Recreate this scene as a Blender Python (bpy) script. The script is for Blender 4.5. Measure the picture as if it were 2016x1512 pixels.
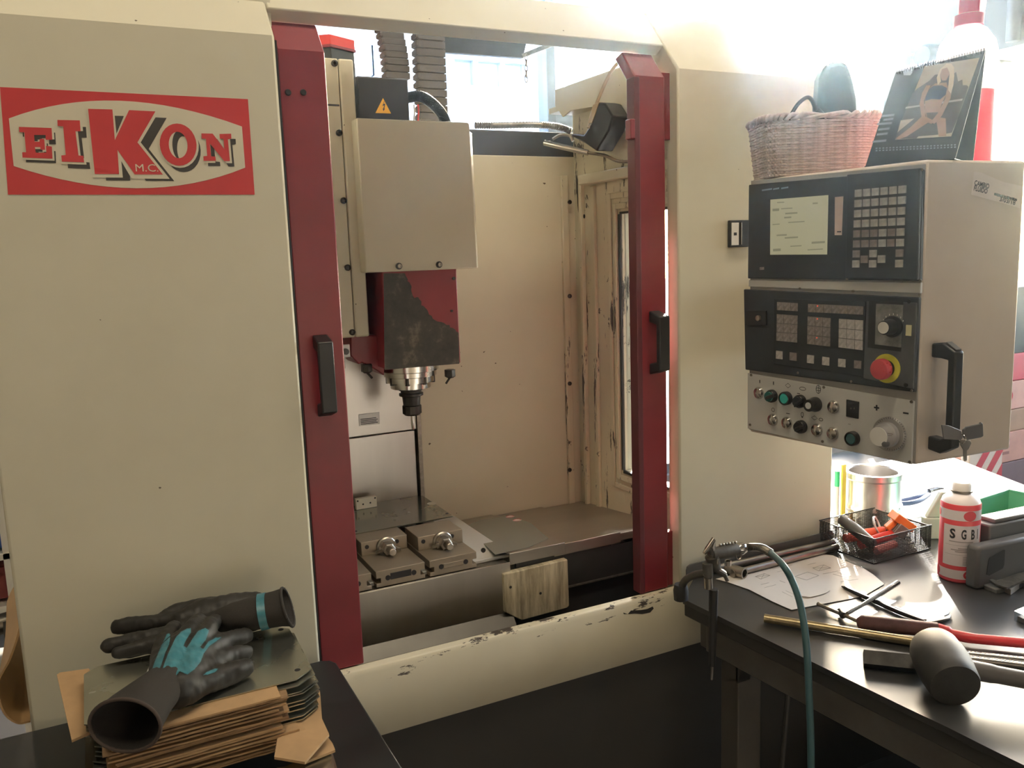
import bpy, bmesh, math, random
from mathutils import Vector, Matrix
from mathutils.bvhtree import BVHTree
random.seed(7)
for o in list(bpy.data.objects): bpy.data.objects.remove(o)
SC = bpy.context.scene
COL = SC.collection

# ------------------------------------------------------------------ camera
FPX = 1669.24                                    # focal length in pixels of the 2016 x 1512 frame
ROT = Matrix(((0.8929049, -0.09818795, 0.43940865),
              (-0.4489227, -0.11940067, 0.88555739),
              (-0.03448538, -0.98797905, -0.15069224)))   # columns: right, down, forward
CAM = Vector((0.0, -1.62, 1.60))
cd = bpy.data.cameras.new('camera'); co = bpy.data.objects.new('camera', cd); COL.objects.link(co)
cd.sensor_fit = 'HORIZONTAL'; cd.sensor_width = 36.0; cd.lens = 36.0 * FPX / 2016.0
cd.clip_start = 0.02; cd.clip_end = 200
r_, d_, f_ = ROT.col[0], ROT.col[1], ROT.col[2]
mw = Matrix((( r_.x, -d_.x, -f_.x, CAM.x), (r_.y, -d_.y, -f_.y, CAM.y), (r_.z, -d_.z, -f_.z, CAM.z), (0, 0, 0, 1)))
co.matrix_world = mw
SC.camera = co

# ------------------------------------------------------------------ light and exposure
SUN_AZ, SUN_EL = math.radians(41.3), math.radians(17.0)
SUN_DIR = Vector((math.sin(SUN_AZ) * math.cos(SUN_EL), math.cos(SUN_AZ) * math.cos(SUN_EL), math.sin(SUN_EL)))
W = bpy.data.worlds.new('sky'); SC.world = W; W.use_nodes = True
nt = W.node_tree; nt.nodes.clear()
sky = nt.nodes.new('ShaderNodeTexSky'); sky.sky_type = 'NISHITA'; sky.sun_disc = False
sky.sun_elevation = SUN_EL; sky.sun_rotation = SUN_AZ; sky.altitude = 100; sky.dust_density = 3.0; sky.air_density = 1.0
bg = nt.nodes.new('ShaderNodeBackground'); bg.inputs['Strength'].default_value = 8.0
wo = nt.nodes.new('ShaderNodeOutputWorld')
nt.links.new(sky.outputs[0], bg.inputs[0]); nt.links.new(bg.outputs[0], wo.inputs[0])
sl = bpy.data.lights.new('sun', 'SUN'); sl.energy = 60.0; sl.angle = math.radians(0.55); sl.color = (1.0, 0.95, 0.86)
so = bpy.data.objects.new('sun', sl); COL.objects.link(so)
so.rotation_euler = (-SUN_DIR).to_track_quat('-Z', 'Y').to_euler()
def area(name, loc, target, sx, sy, power, color):
    l = bpy.data.lights.new(name, 'AREA'); l.shape = 'RECTANGLE'; l.size = sx; l.size_y = sy; l.energy = power; l.color = color
    o = bpy.data.objects.new(name, l); COL.objects.link(o); o.location = loc
    o.rotation_euler = (Vector(target) - Vector(loc)).to_track_quat('-Z', 'Y').to_euler(); return o
# the hall's ceiling lamps
area('ceiling_lamp', (0.1, -0.95, 4.25), (0.1, -0.95, 0), 2.4, 0.3, 75, (1.0, 0.86, 0.62))
area('ceiling_lamp', (2.2, -0.70, 4.25), (2.2, -0.70, 0), 2.4, 0.3, 75, (1.0, 0.86, 0.66))
SC.view_settings.view_transform = 'Standard'; SC.view_settings.look = 'None'
SC.view_settings.gamma = 1.0; SC.view_settings.exposure = -0.75; SC.view_settings.use_curve_mapping = False

# ------------------------------------------------------------------ helpers
def ray(px, py): return ROT @ Vector((px - 1008.0, py - 756.0, FPX))
def at(px, py, **k):                             # the point of an axis-aligned plane seen at a photo pixel
    (ax, v), = k.items(); i = 'xyz'.index(ax); d = ray(px, py)
    return CAM + d * ((v - CAM[i]) / d[i])
def on(px, py, P, n):
    d = ray(px, py); n = Vector(n); return CAM + d * ((Vector(P) - CAM).dot(n) / d.dot(n))
def proj(p):
    c = ROT.transposed() @ (Vector(p) - CAM); return (1008 + FPX * c.x / c.z, 756 + FPX * c.y / c.z)
def S(r, g, b):
    return tuple((c / 255 / 12.92 if c / 255 <= .04045 else ((c / 255 + .055) / 1.055) ** 2.4) for c in (r, g, b))

class N:                                         # tiny node helper
    def __init__(s, name):
        s.m = bpy.data.materials.new(name); s.m.use_nodes = True; s.t = s.m.node_tree
        s.b = s.t.nodes['Principled BSDF']; s.out = s.t.nodes['Material Output']
    def n(s, typ, **k):
        x = s.t.nodes.new(typ)
        for a, v in k.items():
            if a in x.inputs: x.inputs[a].default_value = v
            else: setattr(x, a, v)
        return x
    def l(s, a, b): s.t.links.new(a, b)
    def co(s, scale=(1, 1, 1), kind='Object'):
        c = s.n('ShaderNodeTexCoord'); m = s.n('ShaderNodeMapping'); m.inputs['Scale'].default_value = scale
        s.l(c.outputs[kind], m.inputs['Vector']); return m.outputs[0]
    def noise(s, scale, detail=4, rough=.6, vec=None):
        x = s.n('ShaderNodeTexNoise'); x.inputs['Scale'].default_value = scale; x.inputs['Detail'].default_value = detail
        x.inputs['Roughness'].default_value = rough; s.l(vec or s.co(), x.inputs['Vector']); return x.outputs['Fac']
    def ramp(s, fac, stops):
        r = s.n('ShaderNodeValToRGB'); e = r.color_ramp.elements
        while len(e) < len(stops): e.new(.5)
        for q, (p, c) in zip(e, stops): q.position = p; q.color = (*c[:3], 1) if not isinstance(c, (int, float)) else (c, c, c, 1)
        s.l(fac, r.inputs[0]); return r.outputs[0]
    def mix(s, fac, a, b):
        x = s.n('ShaderNodeMix'); x.data_type = 'RGBA'
        for sock, v in ((x.inputs[0], fac), (x.inputs[6], a), (x.inputs[7], b)):
            if hasattr(v, 'links'): s.l(v, sock)
            elif isinstance(v, (int, float)): sock.default_value = v
            else: sock.default_value = (*v[:3], 1)
        return x.outputs[2]
    def bump(s, h, strength=.2, dist=.001):
        b = s.n('ShaderNodeBump'); b.inputs['Strength'].default_value = strength; b.inputs['Distance'].default_value = dist
        s.l(h, b.inputs['Height']); s.l(b.outputs[0], s.b.inputs['Normal'])
    def set(s, **k):
        for a, v in k.items():
            i = s.b.inputs[{'col': 'Base Color', 'rough': 'Roughness', 'metal': 'Metallic', 'spec': 'Specular IOR Level', 'trans': 'Transmission Weight',
                            'alpha': 'Alpha', 'emit': 'Emission Color', 'emits': 'Emission Strength', 'ior': 'IOR', 'coat': 'Coat Weight'}[a]]
            if hasattr(v, 'links'): s.l(v, i)
            elif isinstance(v, (int, float)): i.default_value = v
            else: i.default_value = (*v[:3], 1)
        return s
def mat(name, col, rough=.5, metal=0., var=.12, scale=9., bump=0., bscale=60., dirt=None, spec=None, coat=0., stretch=(1, 1, 1)):
    x = N(name); c = Vector(col)
    n = x.noise(scale, 5, .65, x.co(stretch))
    cc = x.ramp(n, [(.3, c * (1 - var)), (.7, [min(1, v * (1 + var)) for v in c])])
    if dirt:
        n2 = x.noise(dirt[1], 8, .7); cc = x.mix(x.ramp(n2, [(dirt[2], 0), (dirt[2] + .06, 1)]), cc, dirt[0])
    x.set(col=cc, metal=metal, coat=coat); 
    if spec is not None: x.set(spec=spec)
    x.set(rough=x.ramp(n, [(.3, max(.02, rough - .06)), (.7, min(1, rough + .06))]))
    if bump: x.bump(x.noise(bscale, 6, .6, x.co(stretch)), bump)
    return x.m
def emit(name, col, strength):
    x = N(name); x.set(col=(0, 0, 0), emit=col, emits=strength); return x.m

WL = {}                                          # world location of every empty and mesh origin
def wl(o): return WL[o.name] if o else Vector((0, 0, 0))
def thing(name, label, cat, loc=(0, 0, 0), group=None):
    o = bpy.data.objects.new(name, None); COL.objects.link(o); o.empty_display_size = .02
    o.location = loc; WL[o.name] = Vector(loc); o['label'] = label; o['category'] = cat
    if group: o['group'] = group
    return o
def tag(o, label, cat, group=None):
    o['label'] = label; o['category'] = cat
    if group: o['group'] = group
    return o

class M:
    def __init__(s): s.v = []; s.f = []
    def add(s, vs, fs):
        k = len(s.v); s.v += [Vector(p) for p in vs]; s.f += [[i + k for i in f] for f in fs]; return s
    def box(s, x0, x1, y0, y1, z0, z1):
        v = [(x, y, z) for z in (z0, z1) for y in (y0, y1) for x in (x0, x1)]
        return s.add(v, [(0, 2, 3, 1), (4, 5, 7, 6), (0, 1, 5, 4), (2, 6, 7, 3), (0, 4, 6, 2), (1, 3, 7, 5)])
    def obox(s, c, u, v, w, a, b, d):             # centre, three unit axes, three full sizes
        c, u, v, w = Vector(c), Vector(u) * a / 2, Vector(v) * b / 2, Vector(w) * d / 2
        p = [c + u * i + v * j + w * k for k in (-1, 1) for j in (-1, 1) for i in (-1, 1)]
        return s.add(p, [(0, 2, 3, 1), (4, 5, 7, 6), (0, 1, 5, 4), (2, 6, 7, 3), (0, 4, 6, 2), (1, 3, 7, 5)])
    def prism(s, pts, ext):                       # planar outline pushed along a vector
        n = len(pts); e = Vector(ext); p = [Vector(q) for q in pts]
        return s.add(p + [q + e for q in p], [list(range(n))[::-1], list(range(n, 2 * n))] + [(i, (i + 1) % n, n + (i + 1) % n, n + i) for i in range(n)])
    def flat(s, pts): return s.add(pts, [list(range(len(pts)))])
    def tube(s, pts, r, n=10, cap=True, squash=None):
        P = [Vector(p) for p in pts]; R = r if isinstance(r, (list, tuple)) else [r] * len(P)
        k = len(s.v); up = None
        for i, p in enumerate(P):
            t = (P[min(i + 1, len(P) - 1)] - P[max(i - 1, 0)]).normalized()
            if up is None: up = Vector((0, 0, 1)) if abs(t.z) < .9 else Vector((0, 1, 0))
            a = t.cross(up).normalized(); b = a.cross(t).normalized(); up = b
            for j in range(n):
                q = 2 * math.pi * j / n; s.v.append(p + (a * math.cos(q) + b * math.sin(q) * (squash or 1)) * R[i])
        for i in range(len(P) - 1):
            for j in range(n):
                s.f.append([k + i * n + j, k + i * n + (j + 1) % n, k + (i + 1) * n + (j + 1) % n, k + (i + 1) * n + j])
        if cap: s.f.append([k + j for j in range(n)][::-1]); s.f.append([k + (len(P) - 1) * n + j for j in range(n)])
        return s
    def cyl(s, p0, p1, r0, r1=None, n=16): return s.tube([p0, p1], [r0, r0 if r1 is None else r1], n)
    def lathe(s, c, axis, prof, n=24, ref=None):  # prof: (radius, height along axis)
        c, ax = Vector(c), Vector(axis).normalized()
        up = Vector(ref) if ref else (Vector((0, 0, 1)) if abs(ax.z) < .9 else Vector((1, 0, 0)))
        a = ax.cross(up).normalized(); b = a.cross(ax).normalized(); k = len(s.v)
        for r, h in prof:
            for j in range(n):
                q = 2 * math.pi * j / n; s.v.append(c + ax * h + (a * math.cos(q) + b * math.sin(q)) * r)
        for i in range(len(prof) - 1):
            for j in range(n):
                s.f.append([k + i * n + j, k + i * n + (j + 1) % n, k + (i + 1) * n + (j + 1) % n, k + (i + 1) * n + j])
        s.f.append([k + j for j in range(n)][::-1]); s.f.append([k + (len(prof) - 1) * n + j for j in range(n)])
        return s
    def ball(s, c, rx, ry=None, rz=None, nu=16, nv=10):
        ry = ry or rx; rz = rz or rx; k = len(s.v); c = Vector(c)
        for i in range(nv + 1):
            th = math.pi * i / nv
            for j in range(nu):
                ph = 2 * math.pi * j / nu; s.v.append(c + Vector((rx * math.sin(th) * math.cos(ph), ry * math.sin(th) * math.sin(ph), rz * math.cos(th))))
        for i in range(nv):
            for j in range(nu): s.f.append([k + i * nu + j, k + (i + 1) * nu + j, k + (i + 1) * nu + (j + 1) % nu, k + i * nu + (j + 1) % nu])
        return s
    def ring(s, c, axis, R, r, n=24, m=8):
        ax = Vector(axis).normalized(); up = Vector((0, 0, 1)) if abs(ax.z) < .9 else Vector((1, 0, 0))
        a = ax.cross(up).normalized(); b = a.cross(ax); c = Vector(c); k = len(s.v)
        for i in range(n):
            q = 2 * math.pi * i / n; e = a * math.cos(q) + b * math.sin(q)
            for j in range(m):
                w = 2 * math.pi * j / m; s.v.append(c + e * (R + r * math.cos(w)) + ax * r * math.sin(w))
        for i in range(n):
            for j in range(m): s.f.append([k + i * m + j, k + ((i + 1) % n) * m + j, k + ((i + 1) % n) * m + (j + 1) % m, k + i * m + (j + 1) % m])
        return s
    def xf(s, mx): s.v = [mx @ p for p in s.v]; return s
    def mesh(s, name, m, smooth=30, center=True):
        xs = list(zip(*[(p.x, p.y, p.z) for p in s.v])); c = Vector([(min(a) + max(a)) / 2 for a in xs]) if center else Vector((0, 0, 0))
        me = bpy.data.meshes.new(name); me.from_pydata([p - c for p in s.v], [], s.f)
        bm = bmesh.new(); bm.from_mesh(me); bmesh.ops.remove_doubles(bm, verts=bm.verts, dist=1e-6)
        bmesh.ops.recalc_face_normals(bm, faces=bm.faces)
        if smooth:
            for f in bm.faces: f.smooth = True
            for e in bm.edges: e.smooth = len(e.link_faces) == 2 and e.calc_face_angle(0) < math.radians(smooth)
        bm.to_mesh(me); bm.free()
        if m: me.materials.append(m)
        return me, c
    def obj(s, name, m, parent=None, bevel=0., smooth=35, seg=2):
        me, c = s.mesh(name, m, smooth); o = bpy.data.objects.new(name, me); COL.objects.link(o)
        o.parent = parent; o.location = c - wl(parent); WL[o.name] = c
        if bevel:
            b = o.modifiers.new('bevel', 'BEVEL'); b.width = bevel; b.segments = seg; b.limit_method = 'ANGLE'; b.angle_limit = math.radians(40); b.harden_normals = False
        return o
def inst(o, name, loc, parent=None, rot=None, scale=None):   # another object on the same mesh, at a world place
    c = o.copy(); c.name = name; COL.objects.link(c); c.parent = parent; c.location = Vector(loc) - wl(parent); WL[c.name] = Vector(loc)
    if rot: c.rotation_euler = rot
    if scale: c.scale = scale
    return c
def struct(o): o['kind'] = 'structure'; return o
def text(name, s, m, origin, u, v, width=None, height=None, parent=None, off=0.0006, bold=.0):
    """flat lettering: lower-left corner, unit direction of writing u, up direction v"""
    cu = bpy.data.curves.new('t', 'FONT'); cu.body = s; cu.size = 1; cu.resolution_u = 3; cu.offset = bold
    t = bpy.data.objects.new('t', cu); COL.objects.link(t); dg = bpy.context.evaluated_depsgraph_get()
    me = bpy.data.meshes.new_from_object(t.evaluated_get(dg)); bpy.data.objects.remove(t)
    xs = [p.co.x for p in me.vertices]; ys = [p.co.y for p in me.vertices]
    w, h = max(xs) - min(xs), max(ys) - min(ys)
    sx = (width / w) if width else height / h; sy = (height / h) if height else sx
    u, v = Vector(u).normalized(), Vector(v).normalized(); n = u.cross(v); o0 = Vector(origin) + n * off
    q = M(); q.add([o0 + u * (p.co.x - min(xs)) * sx + v * (p.co.y - min(ys)) * sy for p in me.vertices], [list(p.vertices) for p in me.polygons])
    return q.obj(name, m, parent, smooth=0)
def bez(P, n=12):                                # Catmull-Rom through points
    P = [Vector(p) for p in P]; Q = [P[0] * 2 - P[1]] + P + [P[-1] * 2 - P[-2]]; out = []
    for i in range(1, len(Q) - 2):
        for k in range(n):
            t = k / n; a, b, c, d = Q[i - 1:i + 3]
            out.append(.5 * ((2 * b) + (c - a) * t + (2 * a - 5 * b + 4 * c - d) * t * t + (3 * b - a - 3 * c + d) * t ** 3))
    return out + [P[-1]]

# ------------------------------------------------------------------ materials
CREAM = N('cream_paint')
_n = CREAM.noise(2.2, 6, .6); _n2 = CREAM.noise(38, 3, .5)
_c = CREAM.ramp(_n, [(.3, (.59, .555, .43)), (.7, (.67, .635, .50))])
_s = CREAM.noise(55, 2, .5); _c = CREAM.mix(CREAM.ramp(_s, [(.765, 0), (.78, 1)]), _c, (.12, .09, .06))
CREAM.set(col=_c, rough=.42, spec=.4); CREAM.bump(_n2, .03); CREAM = CREAM.m
WORN = N('chipped_cream_paint')                  # paint knocked off along the edges
_n = WORN.noise(14, 9, .72); _c = WORN.mix(WORN.ramp(_n, [(.62, 0), (.64, 1)]), WORN.ramp(WORN.noise(4), [(.3, (.58, .53, .40)), (.7, (.66, .61, .46))]), (.07, .055, .045))
_v = WORN.noise(26, 8, .75, WORN.co((1, 1, .16))); _c = WORN.mix(WORN.ramp(_v, [(.585, 0), (.60, 1)]), _c, (.06, .048, .04)); WORN.set(col=_c, rough=.5); WORN.bump(_n, .25, .0006); WORN = WORN.m
SILLM = N('sill_paint_chipped_at_the_lip')
_co = SILLM.n('ShaderNodeTexCoord'); _sx = SILLM.n('ShaderNodeSeparateXYZ'); SILLM.l(_co.outputs['Object'], _sx.inputs[0])
_r = SILLM.n('ShaderNodeMapRange'); _r.inputs[1].default_value = .024; _r.inputs[2].default_value = .052; _r.inputs[3].default_value = 0; _r.inputs[4].default_value = .17; SILLM.l(_sx.outputs[2], _r.inputs[0])
_n = SILLM.noise(16, 9, .72, SILLM.co((.5, 1, 2))); _a = SILLM.n('ShaderNodeMath'); _a.operation = 'ADD'; SILLM.l(_n, _a.inputs[0]); SILLM.l(_r.outputs[0], _a.inputs[1])
_c = SILLM.mix(SILLM.ramp(_a.outputs[0], [(.755, 0), (.77, 1)]), SILLM.ramp(SILLM.noise(4), [(.3, (.58, .53, .40)), (.7, (.66, .61, .46))]), (.06, .048, .04))
SILLM.set(col=_c, rough=.5); SILLM = SILLM.m
RED = mat('maroon_paint', (.21, .022, .030), .38, var=.15, scale=5, dirt=((.30, .09, .09), 22, .69))
REDBRIGHT = mat('red_plastic', (.62, .04, .03), .4)
SIGNRED = mat('signal_red_print', (.52, .035, .040), .45, var=.05)
SIGNCREAM = mat('cream_print', (.66, .61, .47), .45, var=.04)
SIGNDARK = mat('charcoal_print', (.045, .04, .035), .5, var=.05)
BLACK = mat('black_plastic', (.012, .012, .013), .42, var=.2)
RUBBER = mat('black_rubber', (.018, .018, .019), .6, var=.2, scale=20)
DARK = mat('dark_grey_paint', (.035, .033, .031), .55, var=.2, scale=3)
PIT = mat('chip_pan_steel', (.030, .032, .034), .5, .3, var=.3)
STEEL = mat('brushed_stainless', (.52, .49, .45), .30, 1., var=.12, scale=6, stretch=(1, 1, .12), bump=.04, bscale=120)
STEELD = mat('machined_steel', (.36, .33, .29), .36, 1., var=.2, scale=14)
CHROME = mat('polished_steel', (.60, .57, .53), .18, 1., var=.08, scale=20)
OXIDE = mat('black_oxide_steel', (.05, .048, .046), .35, .8, var=.3, scale=30)
GUN = mat('worn_gun_metal', (.24, .22, .19), .34, .9, var=.35, scale=60)
GALV = mat('galvanised_sheet', (.38, .39, .36), .24, 1., var=.1, scale=5)
ALU = mat('satin_aluminium_panel', (.62, .62, .60), .42, .35, var=.05, scale=12, stretch=(1, .1, 1))
CARD = mat('brown_cardboard', (.42, .27, .14), .8, var=.15, scale=12, bump=.15, bscale=50)
CARDD = mat('torn_cardboard_edge', (.27, .17, .09), .9, var=.3, scale=60, bump=.4, bscale=90)
PAPER = mat('white_paper', (.74, .70, .66), .75, var=.04)
WHITE = mat('white_plastic', (.72, .70, .66), .45, var=.05)
KEY = mat('grey_key_plastic', (.36, .35, .33), .45, var=.3, scale=90)
KEYD = mat('dark_key_plastic', (.22, .19, .18), .5, var=.25, scale=90)
PANEL = mat('charcoal_bezel_plastic', (.022, .025, .029), .45, var=.25, scale=12)
PANELB = mat('grey_bezel_plastic', (.075, .078, .08), .42, var=.2, scale=20)
GREYP = mat('housing_grey_beige_paint', (.60, .52, .44), .45, var=.08, scale=3)
GREEN = mat('green_plastic_bin', (.10, .40, .24), .45, var=.08)
INK = mat('black_ink', (.02, .02, .025), .6)
YELLOW = mat('yellow_plastic', (.72, .66, .08), .45)
ORANGE = mat('orange_plastic', (.85, .22, .04), .42)
BLUEG = mat('blue_grip_plastic', (.05, .07, .16), .45)
TEAL = mat('teal_latex', (.035, .17, .22), .42, var=.25, scale=40)
KNIT = mat('charcoal_knit', (.022, .019, .017), .85, var=.3, scale=260, bump=.5, bscale=700)
NITRILE = mat('black_nitrile_foam', (.014, .013, .012), .55, var=.3, scale=60, bump=.2, bscale=300)
HOSE = mat('blue_grey_air_hose', (.05, .12, .14), .42, var=.1)
WALL = mat('hall_wall_paint', (.26, .25, .24), .8, var=.05, scale=1.5)
FLOOR = mat('worn_concrete', (.055, .052, .05), .6, var=.25, scale=2.5)
CONCRETE = mat('outdoor_concrete', (.55, .53, .50), .8, var=.1, scale=1)
FACADE = mat('white_render', (.80, .80, .78), .8, var=.04)
FRAMEB = mat('grey_window_frame', (.12, .14, .17), .5)
def glass(name, tint=(.96, .98, 1.), gloss=.06):
    x = N(name); t = x.n('ShaderNodeBsdfTransparent'); g = x.n('ShaderNodeBsdfGlossy'); g.inputs['Roughness'].default_value = .02
    t.inputs[0].default_value = (*tint, 1); mx = x.n('ShaderNodeMixShader'); mx.inputs[0].default_value = gloss
    x.l(t.outputs[0], mx.inputs[1]); x.l(g.outputs[0], mx.inputs[2]); x.l(mx.outputs[0], x.out.inputs[0]); return x.m
GLASS = glass('window_glass')
def perforated(name, col, pitch, fill):
    x = N(name); x.set(col=col, rough=.45, metal=.6)
    v = x.n('ShaderNodeTexVoronoi'); v.inputs['Scale'].default_value = 1 / pitch; v.inputs['Randomness'].default_value = 0
    x.l(x.co(), v.inputs['Vector']); a = x.ramp(v.outputs['Distance'], [(fill, 0), (fill + .03, 1)])
    t = x.n('ShaderNodeBsdfTransparent'); mx = x.n('ShaderNodeMixShader'); x.l(a, mx.inputs[0])
    x.l(t.outputs[0], mx.inputs[1]); x.l(x.b.outputs[0], mx.inputs[2]); x.l(mx.outputs[0], x.out.inputs[0]); return x.m
STEELC = mat('worn_cover_steel', (.44, .41, .36), .42, .9, var=.15, scale=6, stretch=(.2, 1, 1))
LEDGE = mat('oily_ledge_steel', (.11, .105, .095), .32, .8, var=.2, scale=4)
MESHM = perforated('perforated_black_sheet', (.03, .03, .032), .0042, .33)
# ------------------------------------------------------------------ the hall
XR, YB, ZC = 5.75, 3.0, 4.3
struct(M().box(-4, XR + .2, -5.2, YB + .1, -.1, 0).obj('floor', FLOOR))
struct(M().box(-4, XR + .2, -5.2, YB + .1, ZC, ZC + .15).obj('ceiling', WALL))
struct(M().box(-4.15, -4, -5.2, YB + .1, 0, ZC).obj('wall_left', WALL))
struct(M().box(-4, XR + .2, -5.35, -5.2, 0, ZC).obj('wall_front', WALL))
m = M(); gx0, gx1, gz0, gz1 = 1.05, 5.6, .06, 4.05           # glazed opening in the back wall
m.box(-4, gx0, YB, YB + .2, 0, ZC).box(gx1, XR + .2, YB, YB + .2, 0, ZC).box(gx0, gx1, YB, YB + .2, 0, gz0).box(gx0, gx1, YB, YB + .2, gz1, ZC)
struct(m.obj('wall_back', WALL))
w1 = struct(M().box(gx0, gx1, YB + .09, YB + .096, gz0, gz1).obj('window_1', GLASS))
for x in (gx0, 2.62, 4.05, gx1 - .07): M().box(x, x + .06, YB + .04, YB + .16, gz0, gz1).obj('window_mullion', FRAMEB, w1, .004)
M().box(gx0, gx1, YB + .04, YB + .16, gz0, gz0 + .07).obj('window_rail', FRAMEB, w1, .004)
M().box(gx0, gx1, YB + .04, YB + .16, gz1 - .07, gz1).obj('window_rail', FRAMEB, w1, .004)
M().box(4.05, gx1, YB + .04, YB + .16, 2.96, 3.03).obj('window_transom', FRAMEB, w1, .004)
M().box(2.68, gx1, YB + .05, YB + .15, 2.27, 2.56).obj('added_shade_panel', FRAMEB, w1, .004)  # opaque panel added out of view to keep sun off the near bench
M().box(5.30, 5.36, YB + .02, YB + .18, gz0, gz1).obj('window_mullion', FRAMEB, w1, .004)
# right wall with its own window
wy0, wy1, wz0, wz1 = -1.6, 2.05, 1.05, 3.0
wy1 = at(1955, 104, x=XR).y; wz1 = at(1990, 93, x=XR).z
m = M(); m.box(XR, XR + .2, -5.2, wy0, 0, ZC).box(XR, XR + .2, wy1, YB + .1, 0, ZC).box(XR, XR + .2, wy0, wy1, 0, wz0).box(XR, XR + .2, wy0, wy1, wz1, ZC)
struct(m.obj('wall_right', WALL))
w2 = struct(M().box(XR + .09, XR + .096, wy0, wy1, wz0, wz1).obj('window_2', GLASS))
M().box(XR - .02, XR + .15, wy0, wy1, wz1 - .07, wz1).obj('window_rail', WHITE, w2, .004)
M().box(XR - .02, XR + .15, wy1 - .06, wy1, wz0, wz1 - .07).obj('window_jamb', WHITE, w2, .004)
M().box(XR - .02, XR + .15, wy0, wy1, wz0, wz0 + .06).obj('window_rail', WHITE, w2, .004)
q = at(1995, 60, x=XR - .06)
struct(M().cyl((XR - .06, q.y, wz1 + .02), (XR - .06, q.y, ZC), .045).obj('trim_1', mat('grey_pipe', (.3, .29, .28), .5)))
# outside: yard and the white building opposite
struct(M().box(-8, 30, YB + .2, 40, -.2, -.1).obj('ground', CONCRETE))
bld = thing('neighbour_building', 'sunlit white rendered building seen through the open machine top', 'building', (3, 7.2, -.1))
bx1 = at(1228, 20, y=7.2).x; bz1 = at(1100, -60, y=7.2).z
M().box(-2, bx1, 7.2, 11, -.1, bz1).obj('wall', FACADE, bld)
M().box(-2.3, bx1 + .12, 6.9, 11, bz1, bz1 + .22).obj('eave', mat('blue_grey_eave', (.16, .24, .36), .6), bld)
PANE = mat('far_window_pane', (.30, .40, .46), .08, spec=.6); RIM = mat('far_window_frame', (.42, .52, .66), .5)
def far_window(a, b, c, d, bars):
    p, q = at(a, c, y=7.19), at(b, d, y=7.19); x0, x1, z0, z1 = p.x, q.x, q.z, p.z
    fr = M(); t = .07
    fr.box(x0, x0 + t, 7.1, 7.195, z0, z1).box(x1 - t, x1, 7.1, 7.195, z0, z1).box(x0 + t + .001, x1 - t - .001, 7.11, 7.195, z0, z0 + t).box(x0 + t + .001, x1 - t - .001, 7.11, 7.195, z1 - t, z1)
    for k in range(1, bars): xx = x0 + (x1 - x0) * k / bars; fr.box(xx - .03, xx + .03, 7.13, 7.195, z0 + t + .001, z1 - t - .001)
    f = fr.obj('window', RIM, bld); M().box(x0 + t, x1 - t, 7.18, 7.2, z0 + t, z1 - t).obj('pane', PANE, f)
far_window(876, 1038, 104, 190, 3); far_window(1105, 1172, 112, 178, 2); far_window(716, 742, 92, 152, 1)

# ------------------------------------------------------------------ the milling machine
MC = thing('milling_machine', 'large cream machining centre with maroon sliding doors and a spindle inside', 'milling machine', (.6, .4, 0))
def sheet(x0, x1, prof, name, m, bevel=.004): # profile in (y, z) pushed along x
    return M().prism([(x0, y, z) for y, z in prof], (x1 - x0, 0, 0)).obj(name, m, MC, bevel)
K = 1.21                                          # slope of the chamfered top
yt = .126
top = [(0, 2.005), (yt, 2.005 + K * yt), (yt + .02, 2.005 + K * yt), (yt + .02, 1.95 + K * yt - .05), (.045, 1.99), (.045, .12)]
sheet(-.158, .351, [(0, .12)] + top, 'left_front_panel', CREAM, .005)
M().box(-.158, .30, .046, .95, .12, 2.0).obj('left_cabinet', CREAM, MC, .004)
M().box(.3515, .3565, .012, .04, .77, 2.0).obj('door_seal', RUBBER, MC)
sheet(.352, 1.250, [(.05, 2.0655), (.078, 2.049), (.09, 2.053), (.065, 2.072), (yt, 2.005 + K * yt - .014), (.30, 2.13), (.30, 2.14), (yt, 2.005 + K * yt)], 'top_beam', CREAM, .003)
sheet(1.251, 1.765, [(0, .66)] + top[:-1] + [(.045, .66)], 'right_front_panel', CREAM, .005)
M().box(1.285, 1.765, .049, .060, .66, 1.99).obj('bounce_blocker', DARK, MC)  # unseen dark sheet added to stop sun bouncing into the machine
bl0, bl1 = at(1222, 648, x=1.46), at(1252, 650, x=1.46)
M().box(1.46, 1.466, bl1.y, bl0.y + .1, bl1.z, 1.98).obj('window_blind', CREAM, MC)
sill = sheet(-.10, 1.332, [(-.003, .649), (-.003, .752), (.004, .762), (.024, .764), (.028, .757), (.028, .60), (.01, .60)], 'sill', SILLM, .0025)
M().box(.351, 1.765, .022, .06, .02, .648).obj('lower_apron', DARK, MC, .003)
M().box(-.15, 1.76, .06, .95, .02, .12).obj('machine_base', DARK, MC)

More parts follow.
